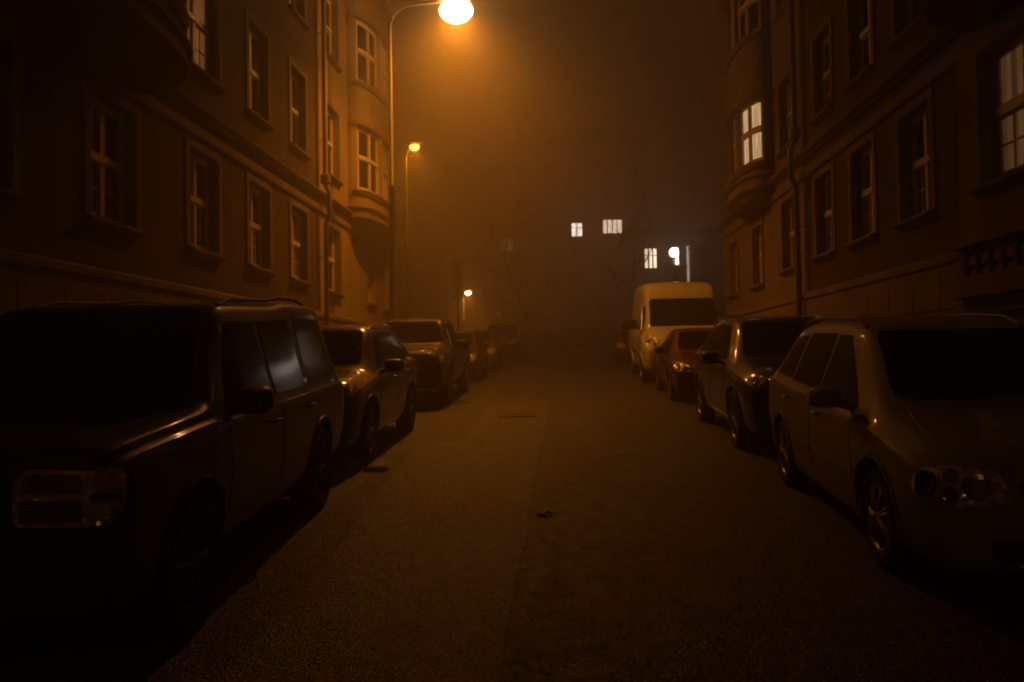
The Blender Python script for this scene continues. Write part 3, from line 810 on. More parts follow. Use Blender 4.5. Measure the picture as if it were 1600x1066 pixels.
def car_body(spec, paintm, parent):
    rows = interp_rows(spec['st'], 6); rnd = spec.get('rnd', 1.0)
    b = MB(); rings = []
    for (y, zb, zbelt, zt, wb, wt) in rows:
        hs = interp_rows(half_section(zb, zbelt, zt, wb, wt, rnd), 3)
        ring = [b.pt((px, y, pz)) for px, pz in hs] + [b.pt((-px, y, pz)) for px, pz in hs[-2:0:-1]]
        rings.append(ring)
    n = len(rings[0])
    for r0, r1 in zip(rings, rings[1:]):
        for k in range(n): b.face([r0[k], r0[(k + 1) % n], r1[(k + 1) % n], r1[k]])
    for r in (rings[0], rings[-1]):
        zc = sum(b.v[i][2] for i in r) / n; c = b.pt((0, b.v[r[0]][1], zc))
        for k in range(n): b.face([r[k], r[(k + 1) % n], c])
    body = b.build('body', [paintm, M['plastic']], parent, True)
    bvh = BVHTree.FromPolygons([Vector(v) for v in b.v], b.f)
    # wheel arches cut out of the shell
    cut = MB()
    for wy in spec['wheels']:
        for s in (-1, 1): cut.lathe([(0, -.24), (spec['wr'] + .055, -.24), (spec['wr'] + .055, .4), (0, .4)], (s * (spec['ww'] - .06) - (0 if s > 0 else .16), wy, spec['wr'] + .02), 'x', 28)
    cut.cur = 1
    co = cut.build('cutter', [paintm, M['plastic']], parent)
    bm = bmesh.new(); bm.from_mesh(body.data); bmesh.ops.triangulate(bm, faces=bm.faces); bm.to_mesh(body.data); bm.free()
    co.data.polygons.foreach_set('material_index', [1] * len(co.data.polygons))
    md = body.modifiers.new('arches', 'BOOLEAN'); md.object = co; md.operation = 'DIFFERENCE'; md.solver = 'EXACT'
    body.data.update(); co.data.update(); bpy.context.view_layer.update()
    dg = bpy.context.evaluated_depsgraph_get(); dg.update()
    me = bpy.data.meshes.new_from_object(body.evaluated_get(dg))
    body.modifiers.clear(); old = body.data; body.data = me; bpy.data.meshes.remove(old)
    bm = bmesh.new(); bm.from_mesh(me)
    for e in bm.edges:
        if len(e.link_faces) == 2 and e.calc_face_angle(0) > .6: e.smooth = False
    bm.to_mesh(me); bm.free()
    bpy.data.objects.remove(co)
    return body, bvh

def rounded(poly, r=.04, n=4):
    out = []; N = len(poly)
    for i in range(N):
        p0, p, p1 = Vector(poly[i - 1]), Vector(poly[i]), Vector(poly[(i + 1) % N])
        a, c = (p0 - p), (p1 - p); q = min(r, a.length * .45, c.length * .45)
        A, C = p + a.normalized() * q, p + c.normalized() * q
        for k in range(n + 1):
            t = k / n; out.append(A * (1 - t) ** 2 + p * 2 * t * (1 - t) + C * t * t)
    return [tuple(v) for v in out]
def frame_of(view, yaw=0):
    """a direction to project along and the two axes of its picture plane"""
    if view == 'right': return Vector((-1, 0, 0)), Vector((0, 1, 0)), Vector((0, 0, 1))
    if view == 'left': return Vector((1, 0, 0)), Vector((0, 1, 0)), Vector((0, 0, 1))
    if view == 'front': return Vector((-math.sin(yaw), math.cos(yaw), 0)), Vector((math.cos(yaw), math.sin(yaw), 0)), Vector((0, 0, 1))
    if view == 'back': return Vector((0, -1, 0)), Vector((1, 0, 0)), Vector((0, 0, 1))
    if view == 'top': return Vector((0, 0, -1)), Vector((1, 0, 0)), Vector((0, 1, 0))
def patch(bvh, poly, view, off=.005, yaw=0, step=.07, thick=.02, mb=None):
    """a panel that lies on the car's shell: outline cast onto it, then given an edge that runs into the shell"""
    d, u, w = frame_of(view, yaw)
    bm = bmesh.new()
    f = bm.faces.new([bm.verts.new((p[0], p[1], 0)) for p in poly])
    for ax in (0, 1):
        lo, hi = min(p[ax] for p in poly), max(p[ax] for p in poly)
        k = math.floor(lo / step) + 1
        while k * step < hi - 1e-4:
            no = [0, 0, 0]; no[ax] = 1; co = [0, 0, 0]; co[ax] = k * step
            bmesh.ops.bisect_plane(bm, geom=bm.verts[:] + bm.edges[:] + bm.faces[:], plane_co=co, plane_no=no, dist=1e-5); k += 1
    nrm = {}
    for v in bm.verts:
        P = u * v.co.x + w * v.co.y
        hit, no, i, di = bvh.ray_cast(P - d * 12, d)
        if hit is None:
            hit, no, i, di = bvh.find_nearest(P)
        if no.dot(d) > 0: no = -no
        nrm[v] = no; v.co = hit + no * off
    be = [e for e in bm.edges if len(e.link_faces) == 1]
    r = bmesh.ops.extrude_edge_only(bm, edges=be)
    for v in [g for g in r['geom'] if isinstance(g, bmesh.types.BMVert)]:
        src = min((x for x in nrm if (x.co - v.co).length < 1e-6), key=lambda x: 0, default=None)
        v.co -= (nrm[src] if src else -d) * (off + thick)
    mb = mb or MB(); base = len(mb.v)
    bm.verts.index_update()
    mb.v += [tuple(v.co) for v in bm.verts]
    for fc in bm.faces: mb.face([base + v.index for v in fc.verts])
    bm.free(); return mb
def mirror_poly(poly): return [(-p[0], p[1]) for p in poly]

def wheel(parent, s, wy, r, x, spokes=5, width=.21, steel=False):
    w = bpy.data.objects.new('wheel', None); COL.objects.link(w); w.parent = parent; w.location = (s * (x - width / 2), wy, r); w.empty_display_size = .2
    k = r / .32; hw = width / 2
    b = MB(); ri = r * .68
    b.lathe([(ri, -hw * .8), (r * .80, -hw), (r * .95, -hw * .9), (r, -hw * .62), (r, -hw * .2), (r * .985, -hw * .18), (r * .985, -hw * .1), (r, -hw * .08), (r, hw * .62), (r * .95, hw * .9), (r * .80, hw), (ri, hw * .8)], (0, 0, 0), 'x', 40)
    b.build('tyre', M['rubber'], w, True)
    b = MB(); o = s
    b.lathe([(ri + .005, -hw * .8 * o), (ri - .02, -hw * .5 * o), (ri - .03, hw * .5 * o), (ri - .012, hw * .78 * o), (ri + .006, hw * .82 * o)], (0, 0, 0), 'x', 36)
    if steel is True:
        b.lathe([(0, hw * .55 * o), (ri * .4, hw * .6 * o), (ri * .75, hw * .3 * o), (ri - .02, hw * .45 * o)], (0, 0, 0), 'x', 24)
    else:
        for i in range(spokes):
            a = 2 * math.pi * i / spokes
            for da in (-.10, .10):
                c, q = math.cos(a + da), math.sin(a + da)
                b.tube([(hw * .66 * o, .05 * math.cos(a), .05 * math.sin(a)), (hw * .72 * o, ri * .5 * c, ri * .5 * q), (hw * .58 * o, (ri - .02) * c, (ri - .02) * q)], [.024, .018, .02], 6)
        b.lathe([(0, hw * .8 * o), (.05, hw * .78 * o), (.065, hw * .55 * o)], (0, 0, 0), 'x', 16)
    b.build('rim', M['dark_rim' if steel == 2 else 'rim'], w, True)
    b = MB(); b.lathe([(0, hw * .1 * o), (ri * .72, hw * .1 * o), (ri * .72, -hw * .1 * o), (0, -hw * .1 * o)], (0, 0, 0), 'x', 24); b.build('brake_disc', M['iron'], w)

def car(name, label, spec, paintm, x, y, rz=0, group=None, detail=2, cat='car'):
    """front of the car faces -y; (x, y) is the middle of its front bumper on the street"""
    t = thing(name, label, cat, (x, y, gz(y) + .004), rz, group, math.atan(SLOPE) if y < 42 else 0)
    body, bvh = car_body(spec, paintm, t)
    P = lambda poly, view, nm, m, par=t, off=.005, yaw=0, r=.04, step=.07: patch(bvh, rounded(poly, r) if r else poly, view, off, yaw, step).build(nm, m, par, True)
    for wy in spec['wheels']:
        for s in (-1, 1): wheel(t, s, wy, spec['wr'], spec['ww'], spec.get('spokes', 5), spec.get('tw', .21), spec.get('steel', False))
    P(spec['ws'], 'front', 'windscreen', M['car_glass'], r=.07)
    for wy in spec['wheels']:
        for s in (-1, 1):
            pts = []
            for k in range(19):
                a = math.pi * k / 18 * 1.1 - .05 * math.pi
                yy, zz = wy + (spec['wr'] + .066) * math.cos(a), spec['wr'] + .02 + (spec['wr'] + .066) * math.sin(a)
                hit, no, _, _ = bvh.ray_cast(Vector((s * 12, yy, zz)), Vector((-s, 0, 0)))
                if hit: pts.append(hit + Vector((s * .004, 0, 0)))
            if len(pts) > 4 and detail > 0: b = MB(); b.tube(pts, .014, 8); b.build('arch_lip', paintm if spec is not PICKUP else M['plastic'], t, True)
    if 'rear' in spec: P(spec['rear'], 'back', 'rear_window', M['car_glass'], r=.07)
    for view in ('right', 'left'):
        doors = [P(dp, view, 'door', paintm, off=.004, r=.06) for dp in spec.get('doors', [])] if detail > 0 else []
        for dp, hp, d in zip(spec.get('doors', []), spec.get('handles', []), doors):
            b = MB()
            hx, hz = hp; s = 1 if view == 'right' else -1
            hit, no, _, _ = bvh.ray_cast(Vector((s * 12, hx, hz)), Vector((-s, 0, 0)))
            if hit:
                X = abs(hit.x) * s
                b.tube([(X - s * .01, hx - .10, hz), (X + s * .035, hx - .07, hz + .004), (X + s * .042, hx + .04, hz + .004), (X + s * .03, hx + .08, hz), (X - s * .01, hx + .10, hz)], .014, 8)
                b.build('handle', M['chrome'] if spec.get('chrome_handles') else paintm, d, True)
        for k, gp in enumerate(spec['glass']):
            P(gp, view, 'side_window', M['car_glass'], r=.045)
        for strip in spec.get('strips', []):
            P(strip, view, 'rubbing_strip', M[spec.get('strip_mat', 'plastic')], off=.012, r=.01)
    for s in (1, -1):
        for hp, yaw in spec['lights']:
            poly = hp if s > 0 else mirror_poly(hp)
            hl = P(poly, 'front', 'headlight', M['lens'], off=.006, yaw=yaw * s, r=.05, step=.04)
            if detail > 1:
                for (cx, cz, cr) in spec.get('rings', []):
                    dd, u, w = frame_of('front', yaw * s)
                    O = u * (cx * s) + w * cz
                    hit, no, _, _ = bvh.ray_cast(O - dd * 12, dd)
                    if hit is None: continue
                    b = MB()
                    prof = [(0, .002), (cr * .55, .004), (cr * .8, .006), (cr, .012), (cr * 1.04, .012), (cr * 1.06, -.01)]
                    b.lathe(prof, (0, 0, 0), 'z', 24)
                    q = no.to_track_quat('Z', 'Y') if no.dot(dd) < 0 else (-no).to_track_quat('Z', 'Y')
                    b.v = [tuple(hit + (no if no.dot(dd) < 0 else -no) * .006 + q @ Vector(v)) for v in b.v]
                    b.build('reflector', M['lens_dark'], hl, True)
                for bp, bmn in spec.get('blocks', []):
                    q = bp if s > 0 else mirror_poly(bp)
                    patch(bvh, rounded(q, .012), 'front', .009, yaw * s, .04).build('reflector', M[bmn], hl, True)
                if 'amber' in spec:
                    ap = spec['amber'] if s > 0 else mirror_poly(spec['amber'])
                    patch(bvh, rounded(ap, .015), 'front', .010, yaw * s, .04).build('indicator', M['amber'], hl, True)
        if 'tails' in spec: P([(p[0], p[1]) for p in spec['tails']], 'right' if s > 0 else 'left', 'tail_light', M['paint_dark_red'], off=.006, r=.03)
        mx, my, mz = spec['mirror']
        b = MB(); k = spec.get('mirror_size', 1.0)
        b.lathe([(0, -.085 * k), (.055 * k, -.075 * k), (.085 * k, -.03 * k), (.092 * k, .03 * k), (.085 * k, .055 * k), (0, .058 * k)], (0, 0, 0), 'y', 28)
        sq = lambda q, w: math.copysign((abs(q) / w) ** .62 * w, q) if abs(q) > 1e-9 else 0.0
        b.v = [(s * (mx + .09 * k) + sq(v[0], .095 * k) * 1.22, my + v[1], mz + sq(v[2], .095 * k) * .88) for v in b.v]
        b.tube([(s * (mx - .10), my + .02, mz - .08 * k), (s * (mx + .06), my, mz - .03 * k)], .028, 8)
        b.build('mirror', M[spec.get('mirror_mat')] if spec.get('mirror_mat') else paintm, t, True)
    for gp in spec.get('grille', []): P(gp, 'front', 'grille', M['plastic'], off=.006, r=.03, step=.05)
    for bar in spec.get('bars', []): P(bar, 'front', 'grille_bar', M[spec.get('bar_mat', 'chrome')], off=.014, r=.008, step=.06)
    for bar in spec.get('bumper', []): P(bar, 'front', 'bumper_strip', paintm if spec.get('bumper_mat') is None else M[spec['bumper_mat']], off=.022, r=.02, step=.05)
    if 'plate' in spec:
        pz = spec['plate']; pl = P([(-.26, pz - .055), (.26, pz - .055), (.26, pz + .055), (-.26, pz + .055)], 'front', 'number_plate', M['plate'], off=.02, r=.01, step=.13)
    if spec.get('rails') and detail > 0:
        y0, y1 = spec['rails']
        for s in (-1, 1):
            pts = []
            for k in range(9):
                yy = y0 + (y1 - y0) * k / 8; xx = spec['rail_x']
                hit, no, _, _ = bvh.ray_cast(Vector((s * xx, yy, 5)), Vector((0, 0, -1)))
                pts.append(hit + Vector((0, 0, .002 if k in (0, 8) else .045)))
            b = MB(); b.tube(pts, .016, 8); b.build('roof_rail', M[spec.get('rail_mat', 'plastic')], t, True)
    if detail > 1:
        # wipers parked along the foot of the windscreen
        for x0, x1 in ((-.62, -.02), (-.02, .55)):
            pts = []
            for k in range(7):
                xx = x0 + (x1 - x0) * k / 6
                hit, no, _, _ = bvh.ray_cast(Vector((xx, -12, spec['ws'][0][1] + .02 + .05 * k / 6)), Vector((0, 1, 0)))
                if hit: pts.append(hit + no * .018)
            if len(pts) > 2: b = MB(); b.tube(pts, .010, 6); b.build('wiper', M['plastic'], t, True)
        # the bonnet's shut line
        for line in spec.get('seams', []):
            pts = []
            for (a, c) in line:
                hit, no, _, _ = bvh.ray_cast(Vector((a, c, 5)), Vector((0, 0, -1)))
                if hit: pts.append(hit + no * .001)
            b = MB(); b.tube(pts, .004, 5); b.build('bonnet_seam', M['plastic'], t)
    return t

# ---- shapes. st rows: y, bottom, belt, top, half width at belt, half width at top
MPV = dict(st=[(0, .34, .60, .68, .60, .44), (.03, .24, .63, .74, .72, .54), (.12, .19, .68, .81, .81, .62), (.34, .18, .77, .89, .868, .68), (.72, .18, .84, .97, .888, .69), (1.02, .18, .88, 1.06, .893, .69),
                (1.40, .18, .91, 1.33, .895, .65), (1.80, .18, .94, 1.555, .895, .625), (2.15, .18, .96, 1.625, .895, .615), (2.9, .18, .99, 1.645, .895, .61), (3.6, .18, 1.01, 1.62, .89, .60), (4.02, .20, 1.03, 1.53, .88, .585),
                (4.25, .24, 1.02, 1.22, .86, .60), (4.36, .30, .92, 1.0, .82, .62), (4.40, .42, .80, .86, .72, .55)],
           wheels=(.88, 3.56), wr=.318, ww=.885, ws=[(-.66, 1.08), (.66, 1.08), (.555, 1.535), (-.555, 1.535)], rear=[(-.62, 1.06), (.62, 1.06), (.52, 1.5), (-.52, 1.5)],
           doors=[[(1.28, .36), (2.42, .36), (2.44, .98), (1.40, .93)], [(2.46, .36), (3.18, .36), (3.42, .72), (3.46, 1.0), (2.48, .98)]], handles=[(2.22, .86), (3.26, .90)],
           glass=[[(1.40, .985), (2.36, 1.03), (2.36, 1.50), (2.06, 1.50)], [(2.44, 1.035), (3.30, 1.06), (3.24, 1.50), (2.44, 1.51)], [(3.38, 1.07), (4.0, 1.09), (3.86, 1.44), (3.34, 1.49)]],
           strips=[[(1.32, .50), (2.40, .50), (2.40, .555), (1.32, .555)], [(2.48, .50), (3.14, .50), (3.14, .555), (2.48, .555)]], strip_mat='paint_silver',
           lights=[([(.40, .60), (.84, .57), (.93, .66), (.90, .755), (.72, .785), (.46, .765)], R(24))], rings=[(.825, .685, .072), (.70, .735, .040), (.70, .640, .043), (.575, .69, .072)],
           mirror=(.93, 1.50, 1.06), mirror_size=1.0, grille=[[(-.34, .56), (.34, .56), (.42, .715), (-.42, .715)], [(-.52, .27), (.52, .27), (.56, .40), (-.56, .40)]],
           bars=[[(-.34, .625), (.34, .625), (.345, .645), (-.345, .645)], [(-.38, .675), (.38, .675), (.385, .69), (-.385, .69)]], bumper=[[(-.68, .505), (.68, .505), (.68, .545), (-.68, .545)]],
           plate=.43, rails=(1.95, 3.95), rail_x=.57, spokes=7, chrome_handles=True,
           seams=[[(-.62, 1.0), (-.66, .7), (-.60, .3), (-.5, .16)], [(.62, 1.0), (.66, .7), (.60, .3), (.5, .16)]])
BOXY = dict(st=[(0, .48, .90, 1.02, .80, .76), (.025, .42, .95, 1.09, .865, .82), (.08, .36, 1.0, 1.125, .915, .865), (.22, .34, 1.06, 1.15, .945, .885), (.80, .32, 1.09, 1.18, .957, .885), (1.22, .32, 1.10, 1.21, .958, .875), (1.36, .32, 1.09, 1.30, .958, .82),
                (1.62, .32, 1.09, 1.62, .958, .735), (1.86, .32, 1.10, 1.80, .958, .72), (2.15, .32, 1.10, 1.835, .958, .715), (3.1, .32, 1.10, 1.85, .958, .71), (3.35, .32, 1.10, 1.87, .958, .71), (3.6, .32, 1.10, 1.885, .955, .71), (4.4, .34, 1.10, 1.88, .95, .70), (4.68, .36, 1.10, 1.84, .945, .69), (4.80, .42, 1.08, 1.40, .93, .74), (4.85, .5, .95, 1.05, .86, .70)],
            rnd=.62, steel=2, wheels=(.92, 3.80), wr=.375, ww=.955, tw=.25, ws=[(-.75, 1.235), (.75, 1.235), (.665, 1.775), (-.665, 1.775)], rear=[(-.66, 1.12), (.66, 1.12), (.62, 1.7), (-.62, 1.7)],
            doors=[[(1.42, .50), (2.50, .50), (2.52, 1.08), (1.46, 1.06)], [(2.56, .50), (3.30, .50), (3.50, .86), (3.52, 1.08), (2.58, 1.08)]], handles=[(2.36, .98), (3.36, .99)],
            glass=[[(1.56, 1.145), (2.50, 1.155), (2.50, 1.70), (1.92, 1.70)], [(2.60, 1.155), (3.42, 1.155), (3.42, 1.72), (2.60, 1.71)], [(3.56, 1.155), (4.55, 1.17), (4.50, 1.78), (3.62, 1.78)]],
            lights=[([(.50, .80), (.90, .80), (.94, .85), (.94, 1.035), (.56, 1.055), (.50, 1.0)], R(12))], blocks=[([(.53, .945), (.79, .945), (.79, 1.03), (.56, 1.03)], 'lens_dark'), ([(.53, .82), (.79, .82), (.79, .92), (.53, .92)], 'lens_grey'), ([(.825, .90), (.925, .90), (.925, .945), (.825, .945)], 'lens_dark')], amber=[(.835, .955), (.915, .955), (.915, 1.0), (.835, 1.0)],
            mirror=(.94, 1.60, 1.20), mirror_size=1.12, mirror_mat='plastic', grille=[[(-.47, .74), (.47, .74), (.48, 1.0), (-.48, 1.0)], [(-.56, .45), (.56, .45), (.6, .60), (-.6, .60)]],
            bars=[[(-.46, .80), (.46, .80), (.46, .83), (-.46, .83)], [(-.46, .88), (.46, .88), (.46, .91), (-.46, .91)], [(-.46, .96), (.46, .96), (.46, .985), (-.46, .985)]], bar_mat='plastic',
            bumper=[[(-.72, .64), (.72, .64), (.72, .72), (-.72, .72)]], plate=.66, rails=(2.1, 4.4), rail_x=.64, spokes=6, tails=[(4.66, .85), (4.8, .85), (4.76, 1.5), (4.62, 1.5)],
            seams=[[(-.70, 1.2), (-.72, .7), (-.68, .25), (-.62, .08)], [(.70, 1.2), (.72, .7), (.68, .25), (.62, .08)]])
SUV = dict(st=[(0, .40, .72, .86, .64, .50), (.03, .30, .76, .92, .74, .60), (.12, .26, .80, .98, .84, .70), (.40, .25, .90, 1.05, .91, .75), (.85, .25, .96, 1.09, .93, .74), (1.25, .25, 1.0, 1.15, .935, .72), (1.65, .25, 1.03, 1.43, .935, .67),
               (2.05, .25, 1.04, 1.63, .935, .64), (2.4, .25, 1.05, 1.68, .935, .63), (3.2, .25, 1.07, 1.69, .93, .62), (3.9, .26, 1.10, 1.64, .92, .60), (4.3, .28, 1.10, 1.45, .90, .58), (4.52, .34, 1.05, 1.15, .87, .62), (4.62, .42, .92, .98, .78, .58)],
           wheels=(.92, 3.68), wr=.362, ww=.93, tw=.235, ws=[(-.69, 1.17), (.69, 1.17), (.575, 1.60), (-.575, 1.60)], rear=[(-.62, 1.14), (.62, 1.14), (.52, 1.55), (-.52, 1.55)],
           doors=[[(1.38, .42), (2.52, .42), (2.54, 1.03), (1.48, 1.0)], [(2.58, .42), (3.28, .42), (3.50, .84), (3.52, 1.05), (2.60, 1.04)]], handles=[(2.36, .94), (3.36, .97)],
           glass=[[(1.62, 1.09), (2.50, 1.115), (2.50, 1.56), (2.22, 1.56)], [(2.58, 1.115), (3.42, 1.14), (3.36, 1.565), (2.58, 1.57)], [(3.50, 1.15), (4.12, 1.17), (3.92, 1.51), (3.46, 1.55)]],
           strips=[[(1.36, .30), (3.24, .30), (3.24, .345), (1.36, .345)]], strip_mat='chrome',
           lights=[([(.46, .80), (.90, .86), (.99, .93), (.96, .985), (.70, .955), (.47, .90)], R(26))], rings=[(.80, .905, .045), (.64, .875, .045)],
           mirror=(.97, 1.62, 1.13), mirror_size=1.15, grille=[[(-.44, .60), (.44, .60), (.47, .86), (-.47, .86)], [(-.60, .33), (.60, .33), (.64, .44), (-.64, .44)]],
           bars=[[(-.47, .845), (.47, .845), (.48, .875), (-.48, .875)], [(-.44, .595), (.44, .595), (.44, .615), (-.44, .615)]], plate=.50, rails=(2.15, 4.1), rail_x=.60, rail_mat='chrome', spokes=5,
           seams=[[(-.66, 1.12), (-.70, .8), (-.64, .35), (-.5, .15)], [(.66, 1.12), (.70, .8), (.64, .35), (.5, .15)]])
PICKUP = dict(st=[(0, .52, .82, 1.0, .72, .60), (.03, .44, .88, 1.07, .82, .70), (.12, .40, .92, 1.13, .90, .76), (.40, .38, 1.0, 1.18, .93, .79), (1.0, .36, 1.06, 1.21, .94, .77), (1.38, .36, 1.09, 1.27, .94, .75), (1.75, .36, 1.11, 1.58, .94, .69), (2.05, .36, 1.12, 1.78, .94, .665),
                  (2.4, .36, 1.12, 1.83, .94, .655), (3.1, .36, 1.13, 1.83, .94, .65), (3.5, .36, 1.13, 1.74, .94, .65), (3.70, .38, 1.13, 1.35, .94, .70), (3.80, .40, 1.12, 1.16, .94, .84), (4.6, .42, 1.12, 1.16, .93, .84), (5.2, .45, 1.11, 1.15, .92, .83), (5.28, .5, 1.0, 1.06, .88, .78)],
              rnd=.8, wheels=(1.0, 4.2), wr=.39, ww=.95, tw=.25, ws=[(-.71, 1.285), (.71, 1.285), (.60, 1.74), (-.60, 1.74)],
              doors=[[(1.5, .52), (2.5, .52), (2.5, 1.1), (1.58, 1.09)], [(2.55, .52), (3.45, .52), (3.5, 1.1), (2.55, 1.1)]], handles=[(2.36, 1.02), (3.34, 1.03)],
              glass=[[(1.72, 1.17), (2.48, 1.18), (2.48, 1.69), (2.14, 1.69)], [(2.56, 1.18), (3.46, 1.18), (3.34, 1.68), (2.56, 1.70)]],
              lights=[([(.52, .88), (.90, .92), (.97, .98), (.95, 1.06), (.66, 1.05), (.52, 1.0)], R(20))], rings=[(.78, .985, .06), (.62, .96, .05)],
              mirror=(.99, 1.72, 1.22), mirror_size=1.35, grille=[[(-.48, .70), (.48, .70), (.50, 1.02), (-.50, 1.02)], [(-.62, .46), (.62, .46), (.62, .60), (-.62, .60)]],
              bars=[[(-.49, .78), (.49, .78), (.49, .81), (-.49, .81)], [(-.49, .90), (.49, .90), (.49, .93), (-.49, .93)]], plate=.62, spokes=6)
VAN = dict(st=[(0, .46, .78, .95, .74, .60), (.03, .36, .84, 1.02, .84, .68), (.12, .31, .90, 1.10, .93, .76), (.40, .30, 1.02, 1.26, .99, .80), (.68, .30, 1.14, 1.42, 1.01, .82), (.95, .30, 1.22, 1.74, 1.02, .80), (1.30, .30, 1.26, 2.16, 1.025, .79), (1.55, .30, 1.28, 2.40, 1.03, .80), (1.85, .30, 1.30, 2.58, 1.03, .82), (2.3, .30, 1.32, 2.66, 1.03, .83),
               (3.4, .30, 1.32, 2.69, 1.03, .83), (4.6, .32, 1.32, 2.69, 1.03, .83), (5.35, .34, 1.32, 2.67, 1.02, .82), (5.50, .38, 1.3, 2.60, 1.0, .80), (5.54, .46, 1.2, 2.45, .95, .74)],
           rnd=1.1, wheels=(.98, 4.28), wr=.345, ww=1.02, tw=.225, steel=True, ws=[(-.80, 1.46), (.80, 1.46), (.755, 2.18), (-.755, 2.18)],
           doors=[[(1.0, .48), (2.1, .48), (2.1, 1.32), (1.02, 1.18)], [(2.2, .48), (3.6, .48), (3.6, 2.2), (2.2, 2.2)]], handles=[(1.95, 1.16), (2.32, 1.2)],
           glass=[[(1.02, 1.36), (2.06, 1.40), (2.06, 1.98), (1.38, 1.98)]], strips=[[(2.25, .72), (4.0, .72), (4.0, .82), (2.25, .82)]],
           lights=[([(.56, .92), (.98, 1.0), (1.08, 1.12), (1.04, 1.26), (.78, 1.18), (.58, 1.06)], R(26))], rings=[(.90, 1.09, .065), (.72, 1.03, .05)],
           mirror=(1.08, 1.22, 1.52), mirror_size=1.7, mirror_mat='plastic', grille=[[(-.50, .86), (.50, .86), (.52, .97), (-.52, .97)], [(-.62, .55), (.62, .55), (.66, .78), (-.66, .78)], [(-.30, 1.31), (.30, 1.31), (.30, 1.335), (-.30, 1.335)]],
           bars=[[(-.6, .66), (.6, .66), (.6, .685), (-.6, .685)]], plate=.46)
HATCH = dict(st=[(0, .36, .60, .70, .56, .44), (.03, .26, .64, .76, .68, .54), (.12, .20, .68, .82, .78, .62), (.36, .19, .76, .90, .84, .66), (.75, .19, .83, .96, .858, .66), (1.05, .19, .87, 1.03, .862, .65), (1.45, .19, .90, 1.28, .862, .60), (1.85, .19, .92, 1.44, .862, .575),
                 (2.2, .19, .93, 1.475, .862, .565), (2.8, .19, .95, 1.47, .86, .56), (3.35, .20, .98, 1.40, .85, .545), (3.7, .23, .99, 1.22, .83, .54), (3.88, .28, .93, 1.0, .80, .58), (3.96, .38, .80, .86, .70, .52)],
             wheels=(.80, 3.28), wr=.30, ww=.855, tw=.19, ws=[(-.62, 1.05), (.62, 1.05), (.515, 1.40), (-.515, 1.40)], rear=[(-.56, 1.04), (.56, 1.04), (.46, 1.36), (-.46, 1.36)],
             doors=[[(1.24, .36), (2.26, .36), (2.28, .93), (1.34, .89)], [(2.32, .36), (2.9, .36), (3.1, .74), (3.14, .96), (2.34, .94)]], handles=[(2.1, .82), (2.96, .86)],
             glass=[[(1.42, .955), (2.24, .985), (2.24, 1.37), (1.98, 1.37)], [(2.32, .99), (3.06, 1.01), (3.0, 1.36), (2.32, 1.375)]],
             lights=[([(.40, .62), (.80, .64), (.89, .74), (.86, .83), (.66, .80), (.42, .73)], R(26))], rings=[(.74, .73, .06), (.56, .69, .045)],
             mirror=(.90, 1.40, 1.02), mirror_size=.95, grille=[[(-.36, .60), (.36, .60), (.38, .70), (-.38, .70)], [(-.50, .28), (.50, .28), (.54, .42), (-.54, .42)]], bars=[[(-.36, .645), (.36, .645), (.36, .66), (-.36, .66)]], plate=.50, spokes=5)

GL, GR = 'cars parked along the left kerb', 'cars parked along the right kerb'
car('parked_car', 'big boxy dark grey off-roader nearest on the left', BOXY, M['paint_dark_grey'], -2.92, 3.35, R(3.6), GL)
car('parked_car', 'black crossover with lamp glint on its bonnet behind the boxy off-roader', SUV, M['paint_black'], -3.30, 8.85, R(.5), GL)
car('parked_car', 'dark high-nosed pickup with bright glints on roof edge and bonnet', PICKUP, M['paint_graphite'], -3.32, 15.7, R(.5), GL)
car('parked_car', 'rust brown car tucked behind the high-nosed pickup', HATCH, M['paint_brown'], -3.30, 22.3, 0, GL, 1)
car('parked_car', 'dull grey green car between the brown car and the far dark car', HATCH, M['paint_olive'], -3.2, 27.6, 0, GL, 1)
car('parked_car', 'farthest dark car of the left row standing slightly out from the kerb', SUV, M['paint_black'], -2.85, 33.6, R(-4), GL, 1)
car('parked_car', 'silver beige people carrier nearest on the right with four-ring headlight', MPV, M['paint_silver'], 2.88, 4.55, R(-2.6), GR)
car('parked_car', 'black estate with roof rails behind the silver people carrier', SUV, M['paint_black'], 3.08, 9.55, R(-.6), GR)
car('parked_car', 'small red car in front of the white van', HATCH, M['paint_red'], 3.02, 15.95, R(-1), GR)
vn = car('delivery_van', 'tall white delivery van standing over the red car', VAN, M['paint_white'], 3.12, 20.9, R(-.5), GR, 2, 'van')
vn.scale = (1.15, 1.0, 1.035); vn.location.x += .13
car('parked_car', 'dark red car half hidden behind the white van', HATCH, M['paint_dark_red'], 2.92, 31.5, R(-1), GR, 1)
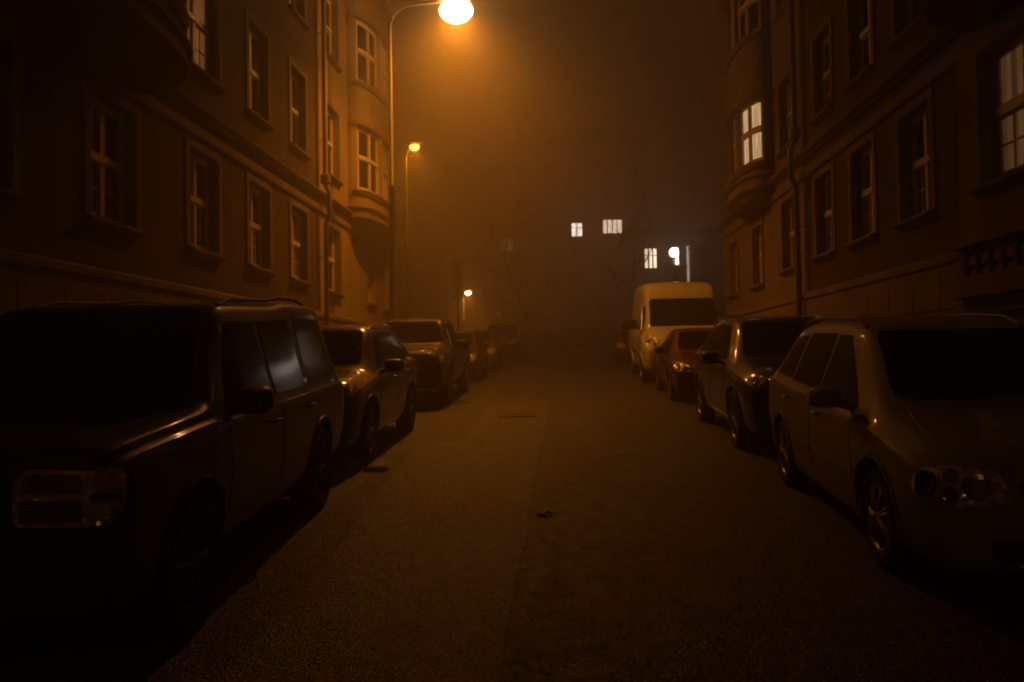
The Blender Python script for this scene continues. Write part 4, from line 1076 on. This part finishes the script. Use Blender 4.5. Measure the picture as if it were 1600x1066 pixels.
car('parked_car', 'dull car standing crosswise beyond the junction', HATCH, M['paint_olive'], 3.7, 51.2, R(90), None, 1)

# ------------------------------------------------------------------ fog
def haze():
    b = MB(); b.box((-75, -30, -3.5), (75, 118, 31))
    o = b.build('haze', bpy.data.materials.new('fog')); m = o.data.materials[0]; m.use_nodes = True
    nt = m.node_tree; nt.nodes.clear()
    out = nt.nodes.new('ShaderNodeOutputMaterial'); v = nt.nodes.new('ShaderNodeVolumePrincipled')
    v.inputs['Color'].default_value = (.95, .90, .80, 1); v.inputs['Density'].default_value = HAZE_D; v.inputs['Anisotropy'].default_value = HAZE_G
    nt.links.new(v.outputs[0], out.inputs['Volume'])
    tag(o, kind='stuff')
HAZE_D, HAZE_G = .0195, .62
haze()

# ------------------------------------------------------------------ night sky, camera, render
w = bpy.data.worlds.new('World'); scene.world = w; w.use_nodes = True
bg = w.node_tree.nodes['Background']; bg.inputs[0].default_value = (1.0, .30, .06, 1); bg.inputs[1].default_value = .030

F_PX, CX, CY = 1244.0, 800.0, 533.0
cd = bpy.data.cameras.new('camera'); cam = bpy.data.objects.new('camera', cd); COL.objects.link(cam); scene.camera = cam
cd.sensor_width = 36; cd.lens = 36 * F_PX / 1600; cd.clip_end = 600; cd.clip_start = .05
yaw, pitch, roll = math.atan(80 / F_PX), math.atan(32 / F_PX), R(1.0)
cam.location = (0, 0, 1.65)
cam.rotation_euler = (Matrix.Rotation(yaw, 4, 'Z') @ Matrix.Rotation(math.pi / 2 + pitch, 4, 'X') @ Matrix.Rotation(-roll, 4, 'Z')).to_euler()

scene.render.engine = 'CYCLES'
c = scene.cycles
c.filter_width = 2.0
c.use_denoising = True; c.denoiser = 'OPENIMAGEDENOISE'
c.max_bounces = 5; c.diffuse_bounces = 3; c.glossy_bounces = 3; c.volume_bounces = 0; c.transparent_max_bounces = 4
c.sample_clamp_indirect = 2; c.use_light_tree = True
c.volume_step_rate = 5; c.volume_max_steps = 64
vs = scene.view_settings
vs.view_transform = 'Standard'; vs.look = 'None'; vs.exposure = .2; vs.gamma = 1; vs.use_curve_mapping = False
